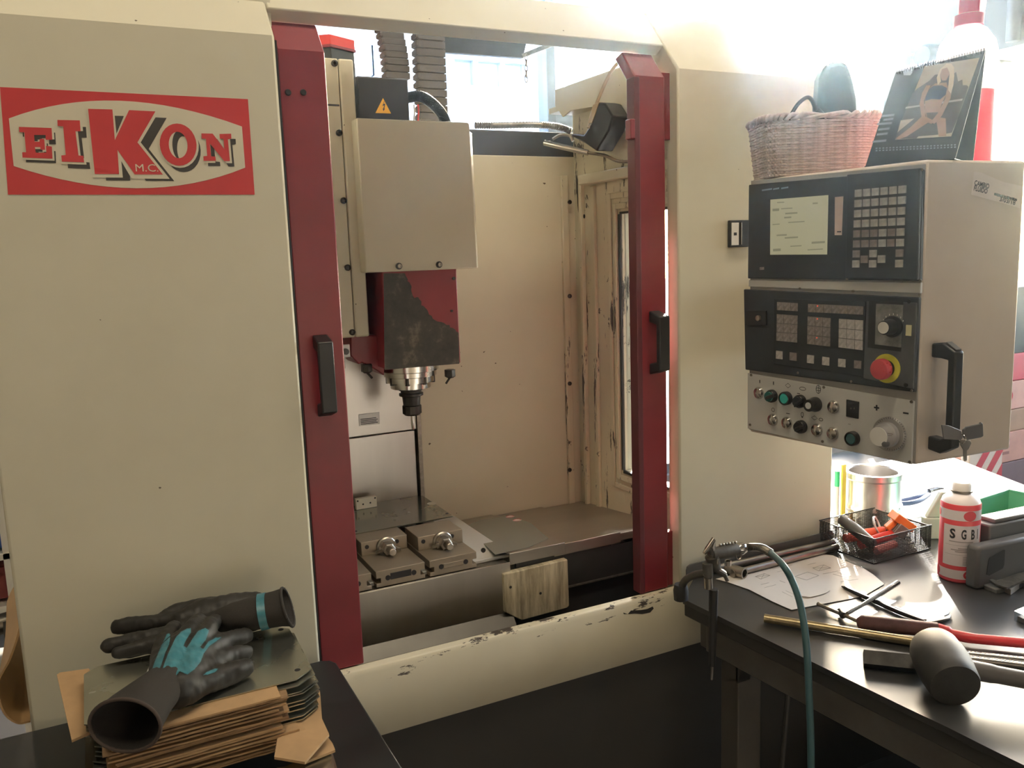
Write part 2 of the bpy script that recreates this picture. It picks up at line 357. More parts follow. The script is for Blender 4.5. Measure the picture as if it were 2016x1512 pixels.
# the lettering panel on the left front
def lg(x, y): return at(x / 3.15, y / 3.15, y=0.0)
def lpoly(pts, off, name, m, par):
    q = M().flat([lg(*p) + Vector((0, -off, 0)) for p in pts]); return q.obj(name, m, par, smooth=0)
LS = M().flat([lg(*p) + Vector((0, -.0006, 0)) for p in ((0, 540), (1537, 615), (1579, 1207), (50, 1207))]).obj('logo_sign', SIGNRED, MC, smooth=0)
oval = []
for a, b, c in (((55, 735), (700, 490), (1500, 785)), ((1520, 1040), (890, 1300), (85, 1030))):
    for k in range(17):
        t = k / 16; oval.append((a[0] * (1 - t) ** 2 + 2 * b[0] * t * (1 - t) + c[0] * t * t, a[1] * (1 - t) ** 2 + 2 * b[1] * t * (1 - t) + c[1] * t * t))
lpoly(oval, .0010, 'logo_field', SIGNCREAM, LS)
E1 = [(118, 788), (320, 795), (325, 868), (283, 868), (283, 838), (212, 838), (215, 880), (245, 880), (248, 862), (275, 862), (280, 930), (252, 930), (250, 913), (217, 913), (222, 948), (288, 948), (285, 905), (322, 910), (326, 985), (140, 978), (138, 945), (162, 945), (152, 822), (120, 820)]
I1 = [(356, 745), (495, 748), (500, 815), (468, 815), (487, 965), (517, 968), (522, 1008), (384, 1003), (380, 965), (408, 962), (392, 785), (358, 782)]
K1 = [(546, 676), (697, 680), (712, 870), (800, 684), (963, 692), (852, 884), (1010, 1083), (835, 1082), (728, 930), (738, 1080), (588, 1080)]
N1 = [(1248, 828), (1318, 830), (1390, 925), (1385, 862), (1362, 860), (1360, 832), (1432, 830), (1434, 862), (1412, 865), (1425, 1000), (1390, 1000), (1300, 890), (1308, 970), (1335, 972), (1338, 998), (1262, 998), (1260, 970), (1284, 968), (1276, 862), (1250, 860)]
def ell(cx, cy, rx, ry, n=28, tilt=.06): return [(cx + rx * math.cos(2 * math.pi * k / n) + tilt * ry * math.sin(2 * math.pi * k / n), cy + ry * math.sin(2 * math.pi * k / n)) for k in range(n)]
def annul(o, i, off, name, m):
    q = M(); k = len(o); q.add([lg(*p) + Vector((0, -off, 0)) for p in o + i], [(j, (j + 1) % k, k + (j + 1) % k, k + j) for j in range(k)]); return q.obj(name, m, LS, smooth=0)
for pts, d in ((E1, (22, 28)), (I1, (38, 40)), (K1, (70, 40)), (N1, (28, 32))):
    hd = [(x + d[0], y + d[1]) for x, y in pts]; lpoly(hd, .0014, 'letter_shadow', SIGNDARK, LS)
    cx = sum(p[0] for p in pts) / len(pts); cy = sum(p[1] for p in pts) / len(pts)
    lpoly([(x + (10 if x > cx else -6) + d[0] * .12, y + (9 if y > cy else -6) + d[1] * .12) for x, y in pts] if pts is not K1 else
          [(538, 668), (706, 672), (722, 830), (788, 674), (990, 684), (872, 884), (1052, 1110), (815, 1108), (752, 1000), (762, 1102), (580, 1102)], .0018, 'letter_edge', SIGNCREAM, LS)
    lpoly(pts, .0022, 'letter', SIGNRED, LS)
annul(ell(1132, 932, 112, 136), ell(1138, 930, 40, 84), .0014, 'letter_shadow', SIGNDARK)
annul(ell(1108, 900, 124, 142), ell(1112, 902, 44, 90), .0018, 'letter_edge', SIGNCREAM)
annul(ell(1104, 898, 114, 131), ell(1104, 900, 58, 82), .0022, 'letter', SIGNRED)
p0 = lg(842, 1064); text('letter', 'M.C.', SIGNCREAM, p0, (1, 0, 0), (0, 0, 1), width=(lg(982, 1064) - p0).x, height=(lg(842, 1018) - p0).z, parent=LS, off=.0026)

# doors
def door(x0, x1, name, cut=None):
    y0, y1 = .020, .048; cz = at(580, 98, y=.02).z
    d = sheet(x0, x1, [(y0, .7655), (y0, cz), (y0 + .05, cz + .05 * K), (y1 + .05, cz + .05 * K - .01), (y1, cz - .01), (y1, .7655)], name, RED, .003); return d
LD = door(.357, .446, 'left_door')
M().box(.28, .357, .026, .044, .766, 1.99).obj('door_leaf', RED, LD)
for px in (567, 597):
    c = at(px, 182, y=.02); M().cyl((c.x, .0202, c.z), (c.x, .016, c.z), .0062, .005, 12).obj('screw', OXIDE, LD)
xa, xb = at(1247, 400, y=.03).x, at(1306, 500, y=.03).x
RD = door(xa, xb, 'right_door')
zt = at(1314, 275, y=.03).z; zb = at(1316, 1047, y=.03).z
M().box(xb, 1.40, .030, .046, zt, 2.0).obj('door_rail', RED, RD); M().box(xb, 1.40, .030, .046, .7655, zb).obj('door_rail', RED, RD)
M().box(xb, 1.40, .036, .040, zb, zt).obj('door_pane', GLASS, RD)
M().box(xa - .0015, xa + .013, .0185, .05, .766, 1.985).obj('door_edge_strip', mat('dark_maroon_edge', (.11, .02, .028), .45), RD, .002)
c = at(1240, 255, y=.03); M().box(c.x - .006, xa, .018, .04, c.z - .022, c.z + .022).obj('door_latch', RED, RD, .002)
def handle(par, x, zt_, zb_, w, face, m=BLACK):  # bridge pull handle: two hollow-topped feet and a bar standing proud of the face
    d = .042
    M().prism([(x - w / 2, face, zt_), (x - w / 2, face - d, zt_ - .012), (x - w / 2, face - d, zb_ + .012), (x - w / 2, face, zb_), (x - w / 2, face, zb_ + .026), (x - w / 2, face - d + .014, zb_ + .032), (x - w / 2, face - d + .014, zt_ - .032), (x - w / 2, face, zt_ - .026)], (w, 0, 0)).obj('handle', m, par, .003)
    for s in (-1, 1): M().cyl((x + s * .0, face - .001, zt_ - .012 if s > 0 else zb_ + .012), (x, face - .004, zt_ - .012 if s > 0 else zb_ + .012), .006, n=10).obj('handle_screw', OXIDE, par)
for par, pt, pb, wd in ((LD, (632, 660), (648, 822), .030), (RD, (1298, 612), (1298, 738), .030)):
    a, b = at(*pt, y=.0), at(*pb, y=.0); handle(par, (a.x + b.x) / 2, a.z, b.z, wd, .020)

# inside: back wall, dark header, right side wall with its window
YP, XW = .65, 1.36
M().box(.30, XW + .06, YP, YP + .01, .55, at(1035, 307, y=YP).z).obj('back_panel', CREAM, MC, .002)
hz0, hz1 = at(1035, 305, y=YP + .03).z, at(1035, 260, y=YP + .03).z
M().box(.86, XW + .1, YP + .012, YP + .11, hz0 - .02, hz1).obj('rear_header', DARK, MC, .004)
M().box(.30, .36, .06, .95, .12, 2.1).obj('inner_left_wall', CREAM, MC)
wb, wt = .965, at(1225, 421, x=XW).z; wyb, wyf = at(1226, 700, x=XW).y, .055
m = M(); m.box(XW, XW + .03, wyb, YP, .60, 2.02).box(XW, XW + .03, .05, wyb, .60, wb).box(XW, XW + .03, .05, wyb, wt, 2.02)
m.obj('right_side_wall', WORN, MC, .002)
M().box(XW + .012, XW + .016, .05, wyb, wb, wt).obj('side_window_pane', GLASS, MC)
M().box(XW - .004, XW + .004, wyb, wyb + .008, wb, wt).obj('window_gasket', RUBBER, MC)
M().box(XW - .004, XW + .004, .05, wyb, wt, wt + .006).obj('window_gasket', RUBBER, MC)
M().box(XW - .004, XW + .004, .05, wyb, wb - .008, wb).obj('window_gasket', RUBBER, MC)
ya = at(1196, 600, x=XW).y
for o in (0, 1):                                   # stepped frame round the side window
    d = .030 * (o + 1); t = .008 - .003 * o
    m = M().box(XW - t, XW, wyb + d - .016, wyb + d, wb - d, wt + d).box(XW - t, XW, .05, wyb + d - .0165, wt + d - .016, wt + d).box(XW - t, XW, .05, wyb + d - .0165, wb - d, wb - d + .016)
    m.obj('window_frame', WORN, MC, .002)
y1, y0 = at(1140, 345, x=XW - .03).y, .06
za, zb2 = at(1142, 345, x=XW - .03).z, at(1145, 364, x=XW - .03).z
M().box(XW - .035, XW, y0, y1, zb2, za).obj('side_rail', CREAM, MC, .003)
M().box(XW - .05, XW - .028, YP - .012, YP, .80, 1.83).obj('corner_strip', WORN, MC, .002)
M().box(XW - .014, XW, YP - .06, YP - .045, .80, 1.80).obj('corner_strip', WORN, MC, .002)
M().box(XW - .010, XW, YP - .125, YP - .105, .80, 1.79).obj('corner_strip', WORN, MC, .002)
for py in (398, 583, 755, 925):
    c = at(1121, py, y=YP - .012); M().lathe((c.x, YP - .012, c.z), (0, -1, 0), [(.0065, 0), (.0065, .004), (.003, .006)], 12).obj('bolt', OXIDE, MC)
c = at(1150, 426, x=XW); M().lathe((XW - .001, c.y, c.z), (-1, 0, 0), [(.008, 0), (.008, .004), (.004, .006)], 12).obj('bolt', OXIDE, MC)
# roof gutter plate over the right wall and its bracket
xg = 1.27
P = [at(a, b, x=xg) for a, b in ((1093, 180), (1232, 131), (1262, 160), (1262, 330), (1172, 290), (1200, 205), (1124, 217), (1108, 230), (1093, 208))]
M().prism(P, (.004, 0, 0)).obj('roof_plate', CREAM, MC)
M().prism([P[0], P[1], P[1] + Vector((.05, 0, .012)), P[0] + Vector((.05, 0, .012))], (0, 0, .004)).obj('roof_plate_lip', CREAM, MC)
M().box(xg + .004, 1.40, .14, .64, 2.005, 2.02).obj('roof_strip', CREAM, MC)
# work lamp in the corner: black housing, bright tube, conduit and cables
LP = [at(a, b, x=1.20) for a, b in ((1179, 201), (1191, 204), (1206, 228), (1197, 258), (1174, 298), (1152, 283), (1124, 268), (1126, 263), (1149, 266), (1165, 242))]
M().prism([at(a, b, x=1.198) for a, b in ((1157, 243), (1167, 206), (1179, 201), (1165, 242))], (.05, 0, 0)).obj('lamp_side', mat('tan_housing_side', (.42, .32, .20), .5), MC, .001)
M().prism(LP, (.05, 0, .0)).obj('work_lamp_housing', BLACK, MC, .004)
a, b = at(1072, 281, y=.40), at(1158, 301, y=.30); M().cyl(a, b, .0075, n=14).obj('work_lamp_tube', CHROME, MC)
M().tube(bez([at(1088, 274, y=.39), at(1104, 266, y=.38), at(1122, 268, y=.37), at(1128, 278, y=.36)]), .004, 8).obj('lamp_bracket', STEELD, MC)
M().tube(bez([b, at(1190, 306, y=.27), at(1220, 318, y=.24), at(1262, 316, y=.2)]), .0042, 8).obj('conduit', STEELD, MC)
M().tube(bez([at(1238, 104, y=.2), at(1205, 138, y=.24), at(1180, 190, y=.28), at(1166, 228, y=.3), at(1158, 252, y=.3)]), .0045, 8).obj('lamp_cable', mat('tan_cable', (.42, .33, .22), .5), MC)
# corrugated hose lying on the rear header
hp = bez([at(935, 247, y=.70), at(985, 247, y=.69), at(1050, 246, y=.68), at(1095, 249, y=.67), at(1124, 258, y=.66)], 22)
M().tube(hp, [.0085 + .0022 * (i % 2) for i in range(len(hp))], 10).obj('corrugated_hose', GUN, MC, smooth=60)
# machine chain hanging from the beam
for i, py in enumerate((113, 124, 134, 146, 155)):
    c = at(1036, py, y=.5); q = M().ring((0, 0, 0), (0, 1, 0), .0052, .0014, 16, 6); q.v = [Vector((p.x, p.y, p.z * 1.75)) for p in q.v]
    o = q.obj('chain_link', STEELD, MC); o.location = c - wl(MC); o.rotation_euler = (0, 0, math.radians(75) if i % 2 else .2)
yr = .95
M().prism([at(a, b, y=yr) for a, b in ((866, 40), (1046, 46), (1030, 114), (866, 102))], (0, .02, 0)).obj('roof_flap', PIT, MC, .002)
M().prism([at(a, b, y=yr) for a, b in ((1030, 114), (1026, 106), (1112, 72), (1116, 80))], (0, .02, 0)).obj('roof_flap_arm', GUN, MC, .001)

# column covers behind the spindle
yc = .63
pz = at(815, 845, y=yc).z; xr = at(822, 900, y=yc).x
M().box(.42, xr, yc - .004, yc + .012, pz, 1.75).obj('column_cover', STEEL, MC, .002)
M().box(.42, xr - .004, yc, yc + .012, .70, pz - .003).obj('column_cover', STEEL, MC, .002)
M().box(xr, xr + .012, yc - .012, YP, .80, 1.30).obj('cover_guide', GUN, MC, .001)
a, b = at(706, 816, y=yc - .005), at(748, 834, y=yc - .005)
NP = M().box(a.x, b.x, yc - .006, yc - .0038, b.z, a.z).obj('nameplate', ALU, MC, .001)
for k in range(4): M().box(a.x + .004, b.x - .006 - .004 * (k % 2), yc - .0064, yc - .0058, b.z + .004 + k * .0045, b.z + .006 + k * .0045).obj('nameplate_line', INK, NP)
M().box(.42, .86, .46, .95, 1.42, 1.90).obj('column_casting', DARK, MC)

# spindle head
YH = .33
hl, hr = at(755, 600, y=YH).x, at(903, 620, y=YH).x; hb, ht = at(830, 722, y=YH).z, at(830, 530, y=YH).z
HD = M().box(hl, hr, YH, .60, hb, ht + .02).obj('spindle_head', RED, MC, .003)
P_ = [(755, 538), (797, 538), (806, 556), (812, 580), (826, 590), (842, 612), (862, 633), (885, 640), (903, 655), (904, 716), (757, 728)]
rr_ = random.Random(5); P = []
for i in range(len(P_)):
    p, q = P_[i], P_[(i + 1) % len(P_)]; P.append(at(*p, y=YH))
    if 1 <= i <= 7:
        for t in (.2, .4, .6, .8): P.append(at(p[0] + (q[0] - p[0]) * t + rr_.uniform(-3.2, 2.2), p[1] + (q[1] - p[1]) * t + rr_.uniform(-2.2, 3.2), y=YH))
x = N('bare_scraped_casting'); n = x.noise(17, 8, .7); x.set(col=x.ramp(n, [(.35, (.030, .029, .027)), (.55, (.055, .05, .042)), (.68, (.15, .13, .10))]), rough=.5, metal=.2); BARE = x.m
M().flat([p + Vector((0, -.0008, 0)) for p in P]).obj('bare_patch', BARE, HD, smooth=0)
for px, py, r in ((893, 548, .004), (889, 612, .003)):
    c = at(px, py, y=YH); M().cyl((c.x, YH, c.z), (c.x, YH - .003, c.z), r, n=10).obj('screw', OXIDE, HD)
yv = YH - .012
cl, cr = at(706, 300, y=yv).x, at(931, 400, y=yv).x; cb, ct = at(820, 533, y=yv).z, at(800, 236, y=yv).z
HC = M().prism([(cl, yv, ct), (cr - .004, yv, ct), (cr, yv, ct - .004), (cr + .006, yv, cb), (cl, yv, cb)], (0, .25, 0)).obj('head_cover', CREAM, MC, .003)
M().prism([(cr + .001, yv + .004, ct - .02), (cr + .018, yv + .03, ct - .02), (cr + .018, yv + .20, ct - .02), (cr + .001, yv + .20, ct - .02)], (.003, 0, cb - ct + .02)).obj('head_cover_side', CREAM, MC, .002)
for px, py in ((785, 524), (864, 521)):
    c = at(px, py, y=yv); B = M().lathe((c.x, yv, c.z), (0, -1, 0), [(.008, 0), (.008, .003)], 16).obj('washer', OXIDE, HC)
    M().lathe((c.x, yv - .003, c.z), (0, -1, 0), [(.005, 0), (.005, .005), (.003, .005), (.0028, .002)], 12).obj('bolt', STEELD, HC)
yw = .36
wl_, wm, wr = .50, at(677, 300, y=yw).x, at(712, 400, y=yw).x; wz0, wz1 = at(700, 664, y=yw).z, at(680, 116, y=yw).z
WC = M().box(wl_, wm - .0008, yw, yw + .03, wz0, wz1).obj('way_cover', CREAM, MC, .003)
M().box(wm + .0008, wr, yw - .001, yw + .2, wz0, wz1).obj('way_cover_edge', CREAM, MC, .004)
for px, py in ((658, 125), (667, 262), (676, 395), (684, 527), (693, 654)):
    c = at(px, py, y=yw); M().lathe((c.x, yw, c.z), (0, -1, 0), [(.0075, 0), (.0075, .005), (.004, .007), (.0035, .004)], 14).obj('bolt', OXIDE, WC)
a, b = at(634, 206, y=yw), at(668, 206, y=yw); M().box(a.x, b.x, yw - .0005, yw + .001, a.z - .002, a.z + .002).obj('slot', INK, WC)
# motor box, connector hose, red cap of the motor
by = .40
ZB = [at(706, 149, y=by), at(800, 149, y=by), at(807, 232, y=by)]
MB = M().box(at(704, 190, y=by).x, at(805, 190, y=by).x, by, by + .1, ct - .01, ZB[0].z).obj('motor_box', BLACK, MC, .004)
T = [at(a, b, y=by - .0008) for a, b in ((754, 193), (739, 222.5), (770, 223.5))]
WS = M().flat(T).obj('warning_sign', mat('warning_yellow', (.80, .42, .02), .5, var=.05), MB, smooth=0)
M().flat([at(a, b, y=by - .0012) for a, b in ((756, 199.5), (753, 208.5), (756.5, 207.5), (754.5, 214), (753.2, 213.6), (755.2, 219), (758, 213.5), (756.6, 213.6), (758.6, 203.8), (755.2, 204.8), (757, 199.5))]).obj('warning_bolt', INK, WS, smooth=0)
hp = bez([at(803, 192, y=by + .02), at(828, 190, y=by + .01), at(850, 203, y=by), at(868, 222, y=by - .01), at(878, 244, y=by - .02)], 26)
M().tube(hp, [.0125 + .0016 * (i % 2) for i in range(len(hp))], 14).obj('corrugated_conduit', BLACK, MC, smooth=60)
RC = [at(a, b, y=.44) for a, b in ((612, 66), (648, 62), (653, 92), (616, 96))]
xm0, xm1, zm0, zm1 = at(612, 80, y=.44).x, at(714, 80, y=.44).x, at(650, 88, y=.46).z, at(650, 66, y=.46).z
cx, cz = (xm0 + xm1) / 2, (zm0 + zm1) / 2
hexa = [(cx + (xm1 - xm0) / 2 * 1.04 * math.cos(math.radians(k)), .52 + .060 * math.sin(math.radians(k)), zm0) for k in (-160, -100, -20, 20, 100, 160)]
CP = M().prism(hexa, (0, 0, zm1 - zm0)).obj('motor_cap', REDBRIGHT, MC, .003)
M().prism([(cx + (p[0] - cx) * 1.03, .52 + (p[1] - .52) * 1.03, zm0 - .004) for p in hexa], (0, 0, .006)).obj('motor_cap_flange', RED, CP, .001)
M().prism([(cx + (p[0] - cx) * .97, .52 + (p[1] - .52) * .97, zm0 - .16) for p in hexa], (0, 0, .156)).obj('drive_motor', mat('motor_black_casting', (.02, .022, .024), .45), MC, .003)
# drag chains rising behind the head
CH = mat('drag_chain_plastic', (.085, .075, .068), .5, var=.15)
def drag(px0, px1, py_top, py_bot, n, y, curve):
    zt_, zb_ = at(px0, py_top, y=y).z, at(px0, py_bot, y=y).z; h = (zt_ - zb_) / n
    xa_, xb_ = at(px0, 150, y=y).x, at(px1, 150, y=y).x; first = None
    for i in range(n):
        z = zb_ + h * (i + .5); yy = y + curve * ((i / n) ** 2)
        if first is None:
            w = xb_ - xa_; q = M().box(-w / 2, w / 2, 0, .03, -h * .44, h * .44).box(-w / 2 + .004, w / 2 - .004, .004, .03, -h * .56, h * .56).box(-w / 2 - .002, -w / 2 + .006, -.003, .034, -h * .3, h * .3)
            first = q.obj('drag_chain_link', CH, MC, .0015); inst_o = first; first.location = Vector(((xa_ + xb_) / 2, yy, z)) - wl(MC)
        else: inst(first, 'drag_chain_link', ((xa_ + xb_) / 2, yy, z), MC)
drag(756, 803, 44, 156, 8, .56, .05); drag(818, 874, 48, 238, 12, .54, .0)
for px, m_ in ((815, WHITE), (823, REDBRIGHT)): M().tube(bez([at(px, 206, y=.45), at(px + 1, 220, y=.45), at(px, 238, y=.45)], 6), .0022, 8).obj('wire', m_, MC)

# spindle nose, tool holder, cutter, coolant nozzles
sx, sy = .731, .444
LN = lambda prof, name, m_, par=MC: M().lathe((sx, sy, hb), (0, 0, -1), prof, 32).obj(name, m_, par)
LN([(.074, -.01), (.074, .020), (.070, .022)], 'spindle_flange', CHROME, HD)
LN([(.068, .02), (.068, .034), (.062, .036), (.062, .050)], 'spindle_flange', CHROME, HD)
LN([(.052, .048), (.052, .066), (.046, .068)], 'spindle_nose', CHROME, HD)
for k in range(8):
    q = 2 * math.pi * (k + .4) / 8; M().lathe((sx + .058 * math.cos(q), sy + .058 * math.sin(q), hb - .036), (0, 0, -1), [(.006, -.004), (.006, .018), (.003, .018)], 10).obj('cap_screw', OXIDE, HD)
TH = LN([(.0315, .066), (.0315, .073), (.027, .075), (.027, .079), (.0315, .081), (.0315, .087), (.024, .09), (.022, .112), (.0245, .114), (.0245, .134), (.019, .139)], 'tool_holder', OXIDE)
nut = M().lathe((sx, sy, hb), (0, 0, -1), [(.0252, .114), (.0252, .134), (.017, .138)], 12).obj('collet_nut', OXIDE, TH, smooth=20)
LN([(.0045, .13), (.0045, .165), (.003, .178)], 'end_mill', CHROME, TH)
for px, py, dx in ((722, 728, .018), (886, 738, -.018)):
    c = at(px, py, y=.40); M().lathe((c.x, .40, c.z + .014), (0, 0, -1), [(.014, 0), (.014, .018), (.008, .022)], 6).obj('coolant_nozzle', OXIDE, HD)
    M().cyl((c.x, .40, c.z - .006), (c.x + dx * .7, .40, c.z - .022), .003, n=8).obj('nozzle_tip', OXIDE, HD)
a, b = at(672, 679, y=.37), at(690, 703, y=.37)
BK = M().box(a.x - .02, b.x, .37, .375, b.z, a.z).obj('limit_switch_bracket', ALU, MC, .001); c = at(680, 692, y=.369)
M().cyl((c.x, .3695, c.z), (c.x, .362, c.z), .0075, n=16).obj('limit_switch_plunger', OXIDE, BK)
for py in (718, 744): c = at(672, py, y=.37); M().lathe((c.x, .37, c.z + .009), (0, 0, -1), [(.0095, 0), (.0095, .018)], 6).obj('hose_fitting', GUN, MC)
p = [at(a, b, y=.40) for a, b in ((690, 700), (707, 718), (712, 714), (730, 722), (757, 740), (757, 660), (690, 660))]
M().prism(p, (0, .1, 0)).obj('head_side_casting', RED, MC, .003)

# table, telescopic covers, aprons
TB = M().box(.40, .876, .205, .62, .78, .8435).obj('machine_table', GUN, MC, .002)
M().box(.40, .90, .23, .60, .8435, .853).obj('table_rail', ALU, MC, .002)
AP = M().box(.40, .879, .196, .20, .716, .845).obj('table_apron', STEEL, MC, .001)
M().prism([(.40, .196, .716), (.879, .196, .716), at(1017, 1231, z=.690), at(705, 1309, z=.690)], (0, 0, -.003)).obj('apron_ledge', LEDGE, MC)
M().flat([at(a, b, y=-.0034) for a, b in ((1227, 1206), (1236, 1209), (1242, 1202), (1262, 1201), (1274, 1199), (1285, 1194), (1287, 1198), (1280, 1206), (1264, 1209), (1250, 1208), (1240, 1209), (1228, 1209))]).obj('chipped_patch', DARK, sill, smooth=0)
c = at(951, 1083, y=.229); M().cyl((c.x, .2295, c.z), (c.x, .226, c.z), .006, n=12).obj('bolt', OXIDE, MC)
xs = [.879, at(1112, 1070, y=.2).x, at(1223, 1050, y=.2).x, XW]
for i in range(3):
    z = .866 - .005 * i
    M().prism([(xs[i] - (.03 if i else 0), .198 + .004 * i, z), (xs[i] - (.03 if i else 0), YP - .005, z - .045), (xs[i] - (.03 if i else 0), YP - .005, z - .049), (xs[i] - (.03 if i else 0), .202 + .004 * i, z - .004), (xs[i] - (.03 if i else 0), .202 + .004 * i, z - .030), (xs[i] - (.03 if i else 0), .198 + .004 * i, z - .030)], (xs[i + 1] - xs[i] + (.03 if i else 0), 0, 0)).obj('telescopic_cover', STEELC, MC, .0015)
tn = Vector((0, .045, .447)).normalized(); T0_ = Vector((0, .198, .866))
D = [on(a, b, T0_ + tn * .0008, tn) for a, b in ((915, 1036), (945, 1024), (1000, 1013), (1045, 1030), (1080, 1060), (1040, 1078), (975, 1092))]
M().flat([p for p in D if True]).obj('wet_film', mat('coolant_film', (.30, .33, .31), .08, .6), MC, smooth=0)
for px, py in ((1004, 1017), (1018, 1024)):
    c = on(px, py, T0_ + tn * .001, tn); o = M().lathe((0, 0, 0), (0, 0, 1), [(.013, 0), (.013, .0006)], 20).obj('round_sticker', PAPER, MC); o.location = c - wl(MC); o.rotation_euler = (-.1, 0, 0)
    q = M().ring((0, 0, 0), (0, 0, 1), .011, .0007, 20, 5).obj('sticker_ring', SIGNRED, MC); q.location = c - wl(MC) + Vector((0, 0, .0008)); q.rotation_euler = (-.1, 0, 0)
a, b = at(990, 1125, y=.19), at(1118, 1197, y=.19)
x = N('streaked_old_paint'); n = x.noise(6, 7, .7, x.co((6, 1, .7))); x.set(col=x.ramp(n, [(.36, (.22, .19, .13)), (.52, (.46, .41, .29)), (.62, (.62, .57, .42))]), rough=.55); STREAK = x.m
PB = M().prism([(a.x, .185, at(990, 1130, y=.19).z), (b.x, .185, at(1117, 1100, y=.19).z), (b.x + .002, .185, at(1117, 1192, y=.19).z), (b.x - .006, .185, at(1110, 1197, y=.19).z), (.90, .185, at(1018, 1222, y=.19).z), (a.x, .185, at(990, 1205, y=.19).z)], (0, .02, 0)).obj('wiper_guard', STREAK, MC, .002)
for px, py in ((1005, 1156), (1064, 1168)): c = at(px, py, y=.185); M().cyl((c.x, .186, c.z), (c.x, .1842, c.z), .0036, n=10).obj('screw_hole', INK, PB)
M().box(.36, XW, .06, .62, .56, .60).obj('chip_pan', PIT, MC)
M().box(.90, XW, .206, .215, .60, .836).obj('bed_skirt', PIT, MC)
M().box(.95, XW, .195, .205, .742, .7445).obj('bed_skirt_lip', GUN, MC)
# ------------------------------------------------------------------ the control cabinet
cL, cP, cB = Vector((1.311, -.176, 0)), Vector((1.353, -.575, 0)), Vector((1.602, -.594, 0)); cZ0, cZ1 = 1.186, 1.741
cu_, cs_ = (cP - cL).normalized(), (cB - cP).normalized(); Zv = Vector((0, 0, 1))
cn, sn = cu_.cross(Zv).normalized(), cs_.cross(Zv).normalized()
CC = thing('control_cabinet', 'beige machine control cabinet with screen, keypads, emergency stop and handwheel', 'control cabinet', (1.45, -.4, cZ0))
cQ = cL + (cB - cP)
CB = M().prism([p + Zv * cZ0 for p in (cL, cP, cB, cQ)], (0, 0, cZ1 - cZ0)).obj('housing', GREYP, CC, .005)
M().box(1.495, 1.555, -.19, -.001, 1.36, 1.52).obj('swivel_arm', GREYP, CC, .01)
FM = Matrix((cu_, Zv, cn)).transposed()           # face axes: right, up, out
SM_ = Matrix((cs_, Zv, sn)).transposed()
def fp(px, py, off=0.): return on(px, py, cP + cn * off, cn)
def sp(px, py, off=0.): return on(px, py, cP + sn * off, sn)
def fbox(mm, pts, t, off=0.):                     # slab from outline pixels on the front face
    return mm.prism([fp(*p, off) for p in pts], cn * t)
def fquad(name, pts, t, m_, par=CC, off=0., bevel=.0): return fbox(M(), pts, t, off).obj(name, m_, par, bevel, smooth=0)
def fdisc(name, px, py, prof, m_, par, n=24, base=0.): # prof radius, height out of the face
    return M().lathe(fp(px, py, base) , cn, [(r, h) for r, h in prof], n).obj(name, m_, par)
BZ = mat('cabinet_face_grey', (.30, .29, .27), .45, var=.08)
fquad('face_plate', [(1480, 356), (1823, 323), (1802, 912), (1476, 845)], .002, BZ)
UN = fquad('screen_unit', [(1480, 364), (1822, 334), (1817, 553), (1478, 548)], .010, PANEL, bevel=.002)
def q_(pts, off, name, m_, par, t=.0006): return fquad(name, pts, t, m_, par, off)
SCR = emit('lcd_screen', S(156, 150, 118), 1.45)
SN = q_([(1517, 393), (1631, 384), (1628.5, 501), (1516.5, 501.5)], .0105, 'screen', SCR, UN)
LCDI = emit('lcd_ink', S(122, 118, 92), 1.35)
for a, b, w, h in ((1530, 398, 14, 2), (1600, 399, 10, 3), (1521, 411, 13, 5), (1538, 410, 22, 2), (1546, 419, 24, 3), (1544, 427, 14, 3), (1552, 437, 32, 2), (1521, 441, 14, 2), (1529, 462, 20, 3), (1545, 467, 26, 3), (1598, 476, 26, 4), (1522, 490, 15, 5), (1556, 484, 22, 2), (1590, 491, 30, 2)):
    q_([(a, b), (a + w, b - w * .06), (a + w, b + h - w * .06), (a, b + h)], .0113, 'screen_text_line', LCDI, SN, .0002)
q_([(1644, 388), (1660.5, 386.5), (1657.5, 463), (1643.5, 463)], .0105, 'label_strip', mat('pink_beige_label', (.52, .40, .34), .6), UN)
q_([(1648, 455), (1656, 455), (1656, 457.5), (1648, 457.5)], .0113, 'label_mark', INK, UN, .0002)
q_([(1496, 526), (1504.5, 525.5), (1504.5, 531), (1496, 531.5)], .0105, 'status_window', KEYD, UN)
for a, b in ((1500, 20), (1522, 12), (1538, 14)): q_([(a, 374 - (a - 1493) * .1), (a + b, 373 - (a + b - 1493) * .1), (a + b, 376 - (a + b - 1493) * .1), (a, 377 - (a - 1493) * .1)], .0105, 'lettering_bar', mat('pale_print', (.16, .20, .24), .5), UN, .0002)
KP = fquad('keypad_plate', [(1672, 344), (1816, 331), (1811, 551), (1669, 548)], .008, PANEL, CC, .010, .002)
